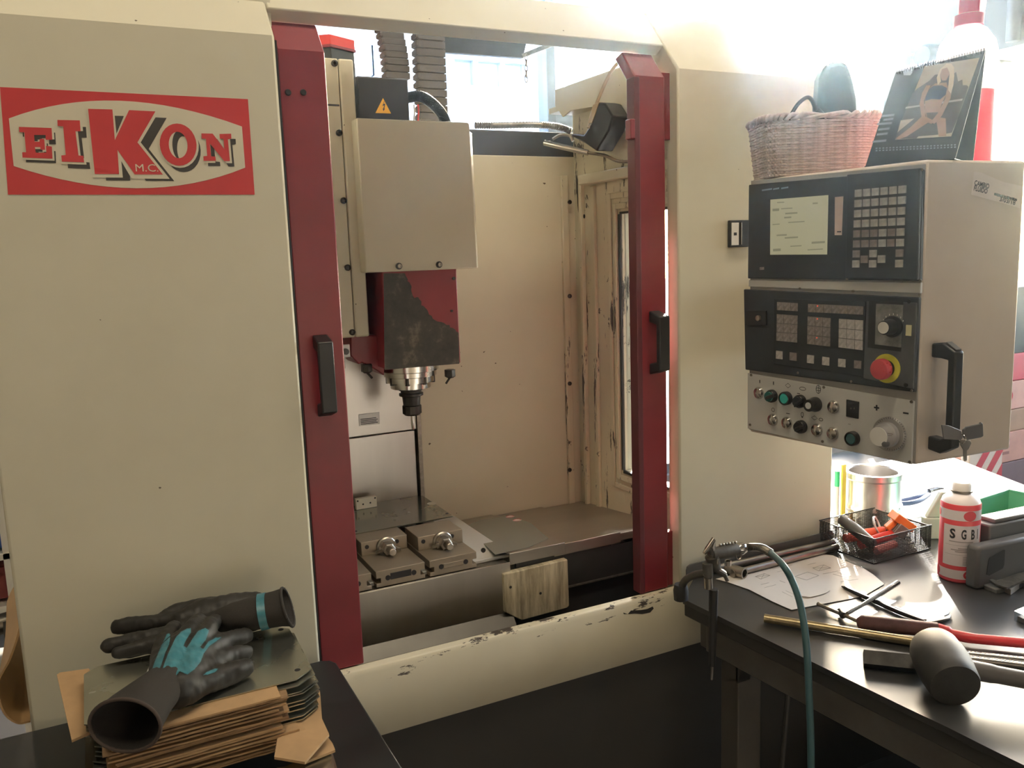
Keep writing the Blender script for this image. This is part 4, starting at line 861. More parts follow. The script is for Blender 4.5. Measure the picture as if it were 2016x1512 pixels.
# white table beyond, in full sun
WT = thing('white_table', 'sunlit white table behind the workbench holding the aluminium piston', 'table', (2.3, .3, 0))
M().prism([(1.80, -.003, .765), (2.662, -.003, .765), (2.86, .50, .765), (1.80, .50, .765)], (0, 0, .035)).obj('table_top', mat('white_laminate', (.80, .79, .77), .5, var=.03), WT, .003)
for x, y in ((1.84, .02), (2.58, .02), (2.70, .44), (1.84, .44)): M().box(x, x + .04, y, y + .04, 0, .765).obj('leg', WHITE, WT)

def L(px, py, h=0.): return at(px, py, z=BT + h)
def rod(name, pts, r, m_, label, cat, group=None, n=12, squash=None):
    o = M().tube(pts, r, n, squash=squash).obj(name, m_, None); return tag(o, label, cat, group)
# paper drawing
dp_ = [L(*p, .0015) for p in ((1409, 1140), (1432, 1146), (1475, 1161), (1520, 1184), (1558, 1201), (1600, 1193), (1660, 1182), (1702, 1173), (1741, 1150), (1720, 1132), (1700, 1119), (1660, 1103), (1640, 1094), (1616, 1091), (1560, 1104), (1480, 1123))]
PD = M().prism(dp_, (0, 0, .0006)).obj('technical_drawing', PAPER, None, smooth=0); tag(PD, 'creased white sheet with a technical drawing on the workbench under the hose', 'paper')
PENC = mat('print_grey_line', (.33, .31, .30), .7)
def stroke(a, b, w=.0008): a, b = L(*a, .0024), L(*b, .0024); d = (b - a); l = d.length; d.normalize(); M().obox((a + b) / 2, d, Zv.cross(d), Zv, l, w, .0002).obj('drawn_line', PENC, PD)
def rectl(p): [stroke(p[k], p[(k + 1) % len(p)]) for k in range(len(p))]
rectl(((1565, 1135), (1590, 1126), (1612, 1133), (1588, 1142))); rectl(((1600, 1118), (1622, 1112), (1636, 1118), (1612, 1124))); stroke((1600, 1118), (1636, 1118)); stroke((1622, 1112), (1612, 1124))
rectl(((1487, 1135), (1505, 1129), (1516, 1133), (1498, 1140))); stroke((1487, 1135), (1516, 1133)); stroke((1505, 1129), (1498, 1140))
for a, b in (((1520, 1120), (1560, 1112)), ((1530, 1126), (1552, 1121)), ((1498, 1151), (1514, 1147)), ((1505, 1157), (1528, 1151)), ((1540, 1165), (1560, 1175)), ((1547, 1163), (1568, 1172)), ((1640, 1130), (1668, 1138)), ((1648, 1127), (1676, 1135)), ((1655, 1145), (1690, 1140)), ((1620, 1130), (1650, 1124)), ((1480, 1128), (1500, 1122)), ((1590, 1112), (1606, 1108)), ((1535, 1143), (1546, 1147))): stroke(a, b, .0006)
sc_ = [L(*p, .004) for p in ((1560, 1153), (1575, 1160), (1600, 1161), (1618, 1158), (1630, 1160), (1634, 1163), (1626, 1168), (1612, 1172), (1594, 1176), (1580, 1174), (1566, 1165))]
tag(M().prism(sc_, (0, 0, .0006)).obj('paper_scrap', PAPER, None, smooth=0), 'small torn paper scrap lying on the technical drawing', 'paper')
# two steel tubes, the front one ending in a hexagon socket
ta, tb = L(1440, 1130, .011), L(1648, 1077, .011)
TW = thing('tube_socket_wrench', 'steel tubular socket wrench with an open hexagon end beside the drawing', 'wrench', ta)
d = (tb - ta).normalized(); M().tube([ta + d * .002, ta + d * .012, tb], [.0105, .0085, .0085], 16).obj('shaft', STEELD, TW)
ta = at(1466, 1129, z=BT + .015); d = Vector((-.25, .97, 0)).normalized(); up = Vector((0, 0, 1)); sd_ = d.cross(up)
outer = [ta + (sd_ * math.cos(k * math.pi / 12) + up * math.sin(k * math.pi / 12)) * .0135 for k in range(24)]
inner = [ta + (sd_ * math.cos(k * math.pi / 12) + up * math.sin(k * math.pi / 12)) * (.0105 if k % 4 == 0 else .0098) for k in range(24)]
q = M(); q.add(outer + inner + [p + d * .05 for p in outer] + [p + d * .03 for p in inner], [(k, (k + 1) % 24, 24 + (k + 1) % 24, 24 + k) for k in range(24)] + [(k, (k + 1) % 24, 48 + (k + 1) % 24, 48 + k) for k in range(24)] + [(24 + k, 24 + (k + 1) % 24, 72 + (k + 1) % 24, 72 + k) for k in range(24)] + [list(range(72, 96)), list(range(48, 72))])
q.obj('socket', STEELD, TW)
a2, b2 = L(1398, 1122, .011), L(1640, 1068, .011)
o = rod('steel_tube', [a2, b2], .0095, STEELD, 'plain steel tube lying along the back plate of the workbench', 'tube', n=16)
# air blow gun clipped on the bench corner, with its hose
G = lambda px, py, dy=0.: at(px, py, y=-.235 + dy)
AG = thing('air_blow_gun', 'grey air blow gun with a curved nozzle hanging at the bench corner', 'blow gun', G(1420, 1100))
gm = mat('gun_grey_casting', (.13, .125, .115), .4, .5, var=.3, scale=50)
M().tube([G(1400, 1092), G(1425, 1087), G(1450, 1083)], [.014, .0155, .014], 14).obj('gun_body', gm, AG)
M().tube([G(1452, 1082), G(1456, 1081), G(1460, 1080), G(1466, 1079)], [.011, .014, .014, .011], 12).obj('coupling', CHROME, AG)
M().tube([G(1404, 1094), G(1400, 1076), G(1405, 1062), G(1392, 1082), G(1386, 1090)], [.009, .0095, .006, .006, .004], 10).obj('hook', CHROME, AG)
for k in range(6): M().ball(G(1418 + k * 6, 1073 - k * 1.1), .0034).obj('grip_stud', STEELD, AG)
M().tube([G(1402, 1095), G(1405, 1108), G(1409, 1120)], [.016, .014, .012], 12).obj('valve_body', gm, AG)
M().cyl(G(1413, 1098, -.014), G(1413, 1110, -.014), .004, n=10).obj('valve_pin', CHROME, AG)
M().lathe(G(1433, 1108), Zv, [(.0075, -.006), (.0075, .005), (.004, .007)], 6).obj('lock_nut', CHROME, AG)
M().tube(bez([G(1448, 1082, -.012), G(1449, 1096, -.012), G(1454, 1102, -.012), G(1459, 1096, -.012), G(1456, 1082, -.012)], 6), .0018, 6).obj('trigger_guard', STEELD, AG)
M().tube(bez([G(1398, 1116), G(1412, 1122), G(1425, 1130), G(1432, 1142)], 8), [.007] * 9 + [.0075] * 8 + [.005] * 8, 10).obj('trigger_lever', STEELD, AG)
M().tube([G(1393, 1108), G(1394, 1128), G(1394, 1136)], [.0115, .0115, .0105], 14).obj('gun_handle', gm, AG)
M().cyl(G(1394, 1137), G(1395, 1158), .0095, n=14).obj('handle_end', STEELD, AG)
M().tube(bez([G(1390, 1128), G(1368, 1132, .05), G(1350, 1142, .09), G(1340, 1160, .11)], 10), .0085, 12).obj('nozzle', gm, AG)
na, nb = G(1340, 1150, .11), G(1341, 1180, .11); M().tube([na, na.lerp(nb, .4), nb], [.014, .0175, .0165], 16).obj('nozzle_cup', RUBBER, AG)
M().tube([G(1405, 1160), G(1403, 1250), G(1402, 1310)], [.010, .009, .008], 10).obj('hanging_strap', RUBBER, AG)
M().tube([G(1402, 1310), G(1401, 1338)], [.0035, .003], 8).obj('strap_tip', STEELD, AG)
hp = bez([G(1464, 1079), G(1480, 1077, -.01), G(1500, 1079, -.03), G(1518, 1089, -.06)], 20)
M().tube(hp, [.0082 + .0012 * (i % 2) for i in range(len(hp))], 12).obj('spring_guard', STEELD, AG, smooth=60)
H = lambda px, py: at(px, py, x=1.160)
hose = bez([hp[-1], H(1541, 1112), H(1558, 1140), H(1573, 1180), H(1583, 1230), H(1589, 1290), H(1593, 1370), H(1596, 1450), H(1597, 1530), H(1597, 1600), H(1597, 1700)], 10)
M().tube(hose, .0068, 12).obj('air_hose', HOSE, AG, smooth=60)
# long rods and keys
o = rod('brass_rod', [L(1505, 1217, .010), L(1830, 1268, .010)], .0092, mat('tarnished_brass', (.36, .29, .17), .35, .9, var=.3, scale=60), 'long tarnished brass rod lying under the mallet head', 'rod', n=16)
o = rod('centre_punch', [L(1657, 1154, .005), L(1664, 1157, .006), L(1690, 1169, .0065), L(1770, 1205, .0065), L(1822, 1224, .006)], [.0012, .0045, .0055, .0055, .003], OXIDE, 'dark hexagonal punch with a pointed end on the workbench', 'punch', n=6)
o = rod('flat_file', [L(1668, 1208, .014), L(1700, 1190, .016), L(1768, 1147, .020)], [.004, .0045, .006], CHROME, 'bright steel rod crossing over the dark punch', 'rod', n=8)
TK = thing('t_handle_key', 'thin steel T-handle key with a black collar by the drawing', 'hex key', L(1657, 1207, .008))
M().tube([L(1612, 1190, .010), L(1655, 1208, .010), L(1692, 1224, .008)], .0042, 10).obj('shaft', STEELD, TK); M().ball(L(1612, 1189.5, .010), .0052).obj('ball_end', GUN, TK)
M().tube([L(1654, 1203, .010), L(1660, 1212, .010)], .0072, 12).obj('collar', BLACK, TK)
o = rod('allen_key', [L(1762, 1196, .004), L(1800, 1213, .004), L(1816, 1220, .004), L(1822, 1220, .005), L(1826, 1215, .006)], .0030, STEELD, 'slim hex key lying flat in the sun patch beside the punch', 'hex key', n=6)
OW = thing('open_end_wrench', 'small open ended wrench lying beside the red hammer grip', 'wrench', L(1855, 1222, .004))
M().prism([L(*p, .002) for p in ((1818, 1228), (1843, 1219), (1848, 1213), (1870, 1207), (1868, 1211), (1858, 1216), (1860, 1218), (1872, 1214), (1870, 1220), (1852, 1225), (1822, 1231))], (0, 0, .005)).obj('wrench_body', STEELD, OW, .001)
# red-handled hammer
RH = thing('red_handled_hammer', 'hammer with a red handle and worn dark red rubber grip', 'hammer', L(1760, 1232, .018))
gp = [L(1689, 1226, .017), L(1696, 1226, .017), L(1740, 1230, .017), L(1800, 1236, .017), L(1846, 1240, .017)]
M().tube(gp, [.010, .0165, .0165, .0155, .0145], 16).obj('grip', mat('dark_red_rubber_grip', (.13, .055, .055), .65, var=.3, scale=40, bump=.2, bscale=160), RH, smooth=60)
M().tube(bez([L(1846, 1240, .017), L(1868, 1247, .015), L(1910, 1256, .015), L(1960, 1261, .015), L(2040, 1268, .015)], 8), [.0138] * 9 + [.0105] * 8 + [.010] * 16, 14).obj('handle', mat('red_fibre_handle', (.62, .03, .04), .4), RH, smooth=60)
# rubber mallet
RM = thing('rubber_mallet', 'black rubber mallet with a barrel head lying on the bench edge side', 'mallet', L(1857, 1310, .045))
c0, c1 = at(1842, 1282, z=BT + .058), at(1872, 1335, z=BT + .044)
ax = (c1 - c0).normalized(); cc = (c0 + c1) / 2; hl_ = .058; R = .0465
RBM = N('grey_black_rubber'); n = RBM.noise(30, 6, .7); RBM.set(col=RBM.ramp(n, [(.3, (.016, .0155, .015)), (.7, (.030, .029, .028))]), rough=.62); RBM.bump(n, .15); RBM = RBM.m
M().lathe(cc, ax, [(R * .0, -hl_ - .004), (R * .55, -hl_ - .002), (R * .84, -hl_ + .004), (R * .93, -hl_ + .014), (R * .96, -hl_ + .030), (R, -.020), (R * 1.02, 0), (R, .020), (R * .96, hl_ - .020), (R * .93, hl_ - .006), (R * .88, hl_), (0, hl_ + .001)], 36).obj('head', RBM, RM)
hd = (at(2016, 1332, z=BT + .036) - at(1900, 1310, z=BT + .042)).normalized()
M().tube([cc + hd * .02, cc + hd * .075, cc + hd * .085, cc + hd * .40], [.0165, .0165, .0150, .0150], 16).obj('handle', mat('mallet_handle', (.075, .070, .070), .5, var=.2), RM)
o = rod('black_square_tube', [L(1700, 1297, .0145), L(1822, 1310, .0145)], .0190, OXIDE, 'black square steel tube end sticking out behind the mallet head', 'tube', n=4)
rod('chrome_bar', [L(1880, 1285, .007), L(2060, 1305, .007)], .0065, CHROME, 'thin chrome bar nearest the red handle, right of the mallet', 'bar')
rod('chrome_bar', [L(1900, 1296, .007), L(2060, 1316, .007)], .0065, CHROME, 'second thin chrome bar, between the first bar and the mallet handle', 'bar')
# perforated basket with its contents
bx0, bx1, by0, by1, bt_ = 1.702, 1.913, -.197, -.018, BT + .066
PBK = thing('perforated_tray', 'black perforated metal tray full of small tools on the workbench', 'tray', (1.81, -.11, BT))
for i, (p0, p1) in enumerate((((bx0, by0), (bx1, by0)), ((bx1, by0), (bx1, by1)), ((bx1, by1), (bx0, by1)), ((bx0, by1), (bx0, by0)))):
    hgt = .066 if i != 1 else .062
    M().flat([(*p0, BT + .002), (*p1, BT + .002), (*p1, BT + hgt), (*p0, BT + hgt)]).obj('perforated_side', MESHM, PBK)
    M().tube([(*p0, BT + hgt), (*p1, BT + hgt)], .0018, 6).obj('rim_wire', OXIDE, PBK)
M().box(bx0, bx1, by0, by1, BT + .001, BT + .003).obj('tray_floor', OXIDE, PBK)
rod('tool_grip', [Vector((1.728, -.07, BT + .078)), Vector((1.722, -.12, BT + .066)), Vector((1.716, -.18, BT + .045))], [.014, .0155, .0135], mat('grey_grip', (.10, .10, .095), .5), 'dark grey round tool grip leaning over the tray side', 'tool', n=16)
rod('screwdriver', [Vector((1.735, -.075, BT + .026)), Vector((1.80, -.095, BT + .034)), Vector((1.85, -.10, BT + .036))], [.012, .014, .010], mat('orange_red_grip', (.80, .12, .05), .4), 'orange red screwdriver handle lying in the perforated tray', 'screwdriver', n=12)
rod('pliers_grip', [Vector((1.735, -.125, BT + .024)), Vector((1.80, -.135, BT + .034)), Vector((1.87, -.13, BT + .034))], [.012, .013, .011], REDBRIGHT, 'bright red tool handle at the front of the tray', 'pliers', n=12)
rod('cutter', [Vector((1.745, -.165, BT + .018)), Vector((1.81, -.17, BT + .026))], [.011, .010], mat('faded_red_grip', (.50, .16, .14), .5), 'faded red grey knife handle beside the tray front wall', 'knife', n=10)
TR_ = thing('tape_roll', 'nearly empty clear tape ring standing in the perforated tray', 'tape', (1.835, -.095, BT + .055))
M().ring((1.832, -.095, BT + .050), (.5, -.75, .4), .024, .0028, 32, 8).obj('tape_ring', WHITE, TR_)
OB = thing('orange_brush', 'orange plastic block brush with grey bristles in the perforated tray', 'brush', (1.875, -.13, BT + .05))
u1, v1 = Vector((.72, -.35, -.60)).normalized(), Vector((.45, .89, 0)).normalized(); w1_ = u1.cross(v1)
M().obox((1.878, -.135, BT + .066), u1, v1, w1_, .060, .046, .022).obj('brush_block', ORANGE, OB, .002)
M().obox((1.850, -.125, BT + .060), Vector((.85, -.1, .52)).normalized(), v1, Vector((.85, -.1, .52)).normalized().cross(v1), .040, .020, .016).obj('brush_handle', ORANGE, OB, .003)
for k in range(5): M().obox(Vector((1.878, -.135, BT + .066)) - u1 * .004 - w1_ * -.0 + v1 * (-.018 + .009 * k) - Vector((.012, .004, .022)), u1, v1, w1_, .030, .006, .030).obj('bristle_row', KEYD, OB, .001)
# pliers behind, on the white table
PL = thing('blue_pliers', 'pliers with blue grips lying on the white table edge', 'pliers', L(1800, 985, .02))
for k, o_ in enumerate((0, 9)):
    M().tube(bez([L(1765, 988 + o_ * .4, .02), L(1790, 982 + o_, .02), L(1812, 976 + o_, .02), L(1828, 965 + o_, .02)], 6), [.007] * 19, 10).obj('grip', BLUEG, PL, smooth=60)
M().tube([L(1828, 968, .02), L(1845, 963, .02), L(1858, 962, .02)], [.009, .008, .003], 10).obj('jaws', CHROME, PL)
# aluminium piston
pc = Vector((1.965, .035, BT))
x = N('piston_aluminium'); n = x.noise(4, 3, .5, x.co((1, 1, .2))); x.set(col=x.ramp(n, [(.35, (.55, .52, .50)), (.65, (.70, .68, .66))]), rough=.32, metal=.85); PALU = x.m
PN = thing('aluminium_piston', 'large upturned aluminium engine piston with ring grooves near its base', 'piston', pc)
prof = [(.078, 0), (.080, .004), (.080, .012), (.074, .013), (.074, .018), (.080, .019), (.080, .028), (.074, .029), (.074, .034), (.080, .035), (.080, .044), (.074, .045), (.074, .050), (.080, .051), (.080, .060), (.076, .066), (.076, .134), (.079, .138), (.079, .154), (.070, .155), (.066, .151), (.066, .080), (0, .078)]
M().lathe(pc, Zv, prof, 48).obj('piston_body', PALU, PN)
for k in range(7): q = math.radians(-150 + 18 * k); p = pc + Vector((math.cos(q) * .0795, math.sin(q) * .0795, .0585)); M().ball(p, .0016, nu=8, nv=6).obj('oil_hole', INK, PN)
M().cyl(pc + Vector((.078, -.01, .10)), pc + Vector((.06, -.008, .10)), .022, n=20).obj('pin_boss', GUN, PN)
# markers and rule leaning at the machine's edge
mk = Vector((1.85, .06, BT))
GM = thing('green_marker', 'marker with a green cap standing at the machine side', 'marker', mk); M().cyl(mk, mk + Vector((0, 0, .12)), .007, n=12).obj('barrel', WHITE, GM); M().cyl(mk + Vector((0, 0, .12)), mk + Vector((0, 0, .165)), .0075, n=12).obj('cap', mat('green_cap', (.03, .42, .18), .4), GM)
tag(M().obox((1.875, .06, BT + .09), Vector((1, 0, .05)), Vector((0, 1, 0)), Zv, .016, .006, .18).obj('folding_rule', mat('rule_yellow', (.80, .68, .10), .5), None, .001), 'yellow folding rule standing upright beside the machine', 'ruler')
tag(M().lathe((1.865, .02, BT), Zv, [(.010, 0), (.010, .03), (.004, .032), (.004, .05)], 14).obj('glue_bottle', mat('amber_bottle', (.35, .20, .06), .4), None), 'tiny amber bottle on the white table by the rule', 'bottle')
# aerosol can
cb_ = L(1885, 1136, 0); cr_ = .0435
AC = thing('aerosol_can', 'red and white aerosol can lettered S G B I on the workbench', 'can', cb_)
RC_ = mat('can_red', (.56, .05, .065), .35, var=.05); WC_ = mat('can_white', (.70, .66, .66), .35, var=.04)
hc = .186
M().lathe(cb_, Zv, [(cr_ * .93, 0), (cr_, .004), (cr_, hc), (cr_ * .97, hc + .003)], 44).obj('can_body', RC_, AC)
M().lathe(cb_ + Zv * (hc + .003), Zv, [(cr_ * .96, 0), (cr_ * .90, .008), (cr_ * .62, .018), (cr_ * .45, .022), (cr_ * .45, .026)], 40).obj('can_shoulder', WC_, AC)
M().lathe(cb_ + Zv * (hc + .029), Zv, [(cr_ * .46, 0), (cr_ * .47, .014), (cr_ * .40, .020), (0, .021)], 28).obj('valve_cap', WHITE, AC)
M().lathe(cb_ + Zv * (hc + .027), Zv, [(cr_ * .56, 0), (cr_ * .56, .003)], 28).obj('valve_ring', GUN, AC)
view = math.atan2(CAM.y - cb_.y, CAM.x - cb_.x)
def wrap(name, q0, q1, z0, z1, m_, par, off=.0004, n=14):
    q = M(); vs = []
    for k in range(n + 1):
        a = view + math.radians(q0 + (q1 - q0) * k / n); vs += [cb_ + Vector((math.cos(a) * (cr_ + off), math.sin(a) * (cr_ + off), z0)), cb_ + Vector((math.cos(a) * (cr_ + off), math.sin(a) * (cr_ + off), z1))]
    q.add(vs, [(2 * k, 2 * k + 2, 2 * k + 3, 2 * k + 1) for k in range(n)]); return q.obj(name, m_, par, smooth=60)
LB = wrap('can_label', -48, 72, .042, .140, WC_, AC)
wrap('can_band', -80, 80, .152, .176, WC_, AC); wrap('can_band', -80, 80, .010, .032, WC_, AC)
def blot(q0, z0, rq, rz, par, off=.0008):
    q = M(); vs = [cb_ + Vector((math.cos(view + math.radians(q0)) * (cr_ + off + .0006), math.sin(view + math.radians(q0)) * (cr_ + off + .0006), z0))]
    for k in range(20):
        t = 2 * math.pi * k / 20; a = view + math.radians(q0 + rq * math.cos(t)); vs.append(cb_ + Vector((math.cos(a) * (cr_ + off), math.sin(a) * (cr_ + off), z0 + rz * math.sin(t))))
    q.add(vs, [(0, 1 + k, 1 + (k + 1) % 20) for k in range(20)]); q.obj('can_spot', RC_, par, smooth=60)
blot(28, .164, 19, .012, AC); blot(36, .021, 21, .012, AC); blot(-70, .021, 12, .012, AC); blot(-74, .164, 10, .010, AC)
def canletter(ch, q0, q1, z0, z1, m_=INK, par=None, vert=False):
    cu = bpy.data.curves.new('t', 'FONT'); cu.body = ch; cu.resolution_u = 3; cu.offset = .035; t = bpy.data.objects.new('t', cu); COL.objects.link(t)
    me = bpy.data.meshes.new_from_object(t.evaluated_get(bpy.context.evaluated_depsgraph_get())); bpy.data.objects.remove(t)
    X = [p.co.x for p in me.vertices]; Y = [p.co.y for p in me.vertices]; q = M(); vs = []
    for p in me.vertices:
        a = (p.co.x - min(X)) / (max(X) - min(X)); b = (p.co.y - min(Y)) / (max(Y) - min(Y))
        if vert: a, b = 1 - b, a
        an = view + math.radians(q0 + (q1 - q0) * a); vs.append(cb_ + Vector((math.cos(an) * (cr_ + .0009), math.sin(an) * (cr_ + .0009), z0 + (z1 - z0) * b)))
    q.add(vs, [list(p.vertices) for p in me.polygons]); q.obj('can_letter', m_, par or LB, smooth=0)
canletter('S', -27, -11, .108, .132); canletter('G', 5, 19, .108, .132); canletter('B', 33, 45, .108, .132); canletter('I', 55, 58, .108, .132)
for k, (z, a, b) in enumerate(((.100, -28, 40), (.092, -40, 66), (.084, -2, 34), (.080, -22, 36), (.076, -10, 34), (.069, -40, 66))): wrap('label_line', a, b, z, z + (.0024 if k not in (1, 5) else .0006), PENC, LB, .0008, 8)
for k in range(7): wrap('label_line', 12, 50, .046 + .0031 * k, .0474 + .0031 * k, PENC, LB, .0008, 6)
# pale holder behind the can
PH = thing('pale_green_holder', 'pale green plastic holder between the tray and the aerosol can', 'holder', L(1842, 1062))
pm = mat('pale_green_plastic', (.42, .47, .42), .5); ph0 = L(1842, 1064)
M().obox(ph0 + Vector((.01, .02, .030)), Vector((.8, -.5, 0)).normalized(), Vector((.5, .8, 0)).normalized(), Zv, .05, .03, .060).obj('holder_foot', pm, PH, .004)
M().prism([ph0 + Vector((-.012, .02, .06)), ph0 + Vector((.030, -.005, .06)), ph0 + Vector((.034, -.007, .128)), ph0 + Vector((.020, .003, .130))], Vector((.008, .016, 0))).obj('holder_back', pm, PH, .003)
# green parts bin
gc = at(1985, 962, z=BT + .115); gl = at(1912, 986, z=BT + .115); gr_ = at(2050, 990, z=BT + .115)
gu, gv = (gl - gc), (gr_ - gc); gu = gu.normalized(); gv = Vector((gu.y, -gu.x, 0)); gv = gv if gv.dot(gr_ - gc) > 0 else -gv
GB = thing('green_bin', 'open green plastic parts bin behind the grey cast block', 'bin', gc - Zv * .115 + gu * .1 + gv * .1)
wu, wv, hh_, t = .205, .17, .113, .004; fl = gc - Zv * (.113)
M().obox(fl + gu * wu / 2 + gv * t / 2 + Zv * hh_ / 2, gu, gv, Zv, wu, t, hh_).obj('bin_wall', GREEN, GB, .001)
M().obox(fl + gv * wv / 2 + gu * t / 2 + Zv * hh_ / 2, gu, gv, Zv, t, wv, hh_).obj('bin_wall', GREEN, GB, .001)
M().obox(fl + gu * wu / 2 + gv * (wv - t / 2) + Zv * hh_ * .3, gu, gv, Zv, wu, t, hh_ * .6).obj('bin_wall', GREEN, GB, .001)
M().obox(fl + gv * wv / 2 + gu * (wu - t / 2) + Zv * hh_ * .3, gu, gv, Zv, t, wv, hh_ * .6).obj('bin_wall', GREEN, GB, .001)
M().obox(fl + gu * wu / 2 + gv * wv / 2 + Zv * .002, gu, gv, Zv, wu, wv, .004).obj('bin_floor', GREEN, GB)
M().obox(gc + gu * wu / 2 - Zv * .004, gu, gv, Zv, wu, .010, .007).obj('bin_rim', GREEN, GB, .001); M().obox(gc + gv * wv / 2 - Zv * .004, gu, gv, Zv, .010, wv, .007).obj('bin_rim', GREEN, GB, .001)
# grey cast block (vise jaw) in front of the bin
GY = mat('grey_cast_iron_paint', (.080, .081, .084), .5, var=.12, scale=12)
gb0 = L(1923, 1163); bu = (L(2016, 1140) - gb0).normalized(); bv = Zv.cross(bu)
CBK = thing('grey_cast_block', 'grey cast block with a dark square recess at the right edge of the bench', 'vise', gb0 + bu * .1)
def blk(name, u0, u1, v0, v1, z0, z1, m_, bev=.004): return M().obox(gb0 + bu * (u0 + u1) / 2 + bv * (v0 + v1) / 2 + Zv * (z0 + z1) / 2, bu, bv, Zv, u1 - u0, v1 - v0, z1 - z0).obj(name, m_, CBK, bev)
hb_ = at(1928, 1072, z=.9); blk('block_body', 0, .26, .0, .034, 0, .102, GY, .008)
rp = [gb0 + bu * a - bv * .0012 + Zv * b for a, b in ((.028, .034), (.036, .030), (.080, .040), (.084, .048), (.084, .084), (.078, .086), (.036, .074), (.032, .068))]
M().prism(rp, bv * .0010).obj('recess', RUBBER, CBK)
blk('block_upper', .078, .26, .035, .090, 0, .132, GY, .004); blk('block_slide', .10, .26, .040, .085, .132, .142, GY, .003)
blk('block_foot', .02, .26, -.035, 0, 0, .012, GY, .003)
fb = thing('bent_plate', 'small bent steel plate lying on two flat bars beside the cast block', 'plate', L(1960, 1165))
bp = [L(1958, 1152, .016), L(1982, 1160, .016), L(2016, 1146, .018), L(2050, 1138, .018)]
M().add(bp + [p + Vector((.02, .035, 0)) for p in bp] + [p + Vector((0, 0, .004)) for p in bp] + [p + Vector((.02, .035, .004)) for p in bp], [(0, 1, 5, 4), (1, 2, 6, 5), (2, 3, 7, 6), (8, 9, 13, 12), (9, 10, 14, 13), (10, 11, 15, 14), (0, 1, 9, 8), (1, 2, 10, 9), (2, 3, 11, 10), (4, 5, 13, 12), (5, 6, 14, 13), (6, 7, 15, 14), (0, 4, 12, 8), (3, 7, 15, 11)]).obj('plate_body', GUN, fb)
M().prism([L(*p) for p in ((1938, 1147), (1990, 1172), (2008, 1158), (1955, 1136))], (0, 0, .014)).obj('flat_bar', mat('pale_flat_bar', (.34, .32, .30), .5, .3), fb, .001)
M().prism([L(*p) for p in ((2000, 1150), (2030, 1165), (2060, 1150), (2030, 1138))], (0, 0, .012)).obj('flat_bar', GUN, fb, .001)
CBX = thing('clear_box', 'small clear plastic box with screws at the right edge of the bench', 'box', L(2012, 1225))
x = glass('clear_acrylic', (.80, .85, .90), .18)
M().prism([L(*p) for p in ((1996, 1222), (2030, 1238), (2060, 1222), (2028, 1208))], (0, 0, .022)).obj('box_body', x, CBX); M().prism([L(*p, .001) for p in ((2003, 1222), (2028, 1233), (2050, 1222), (2028, 1213))], (0, 0, .010)).obj('box_contents', STEELD, CBX)
# under the bench: a dark crate and a leaning bar
TC = thing('tool_crate', 'dark plastic tool crate with a red grip under the workbench', 'crate', (1.75, -.55, 0))
M().box(1.50, 2.0, -.85, -.30, 0.02, .36).obj('crate_body', mat('dark_crate', (.028, .030, .028), .5), TC, .01); M().box(1.52, 1.98, -.83, -.32, .36, .375).obj('crate_lid', mat('dark_crate_lid', (.04, .042, .04), .45), TC, .005); M().box(1.54, 1.62, -.83, -.80, .375, .40).obj('crate_grip', REDBRIGHT, TC, .006)
rod('leaning_bar', [at(1552, 1355, y=-.25), Vector((at(1530, 1512, y=-.30).x - .02, -.30, .02))], .006, DARK, 'thin dark bar leaning under the workbench', 'bar', n=8)
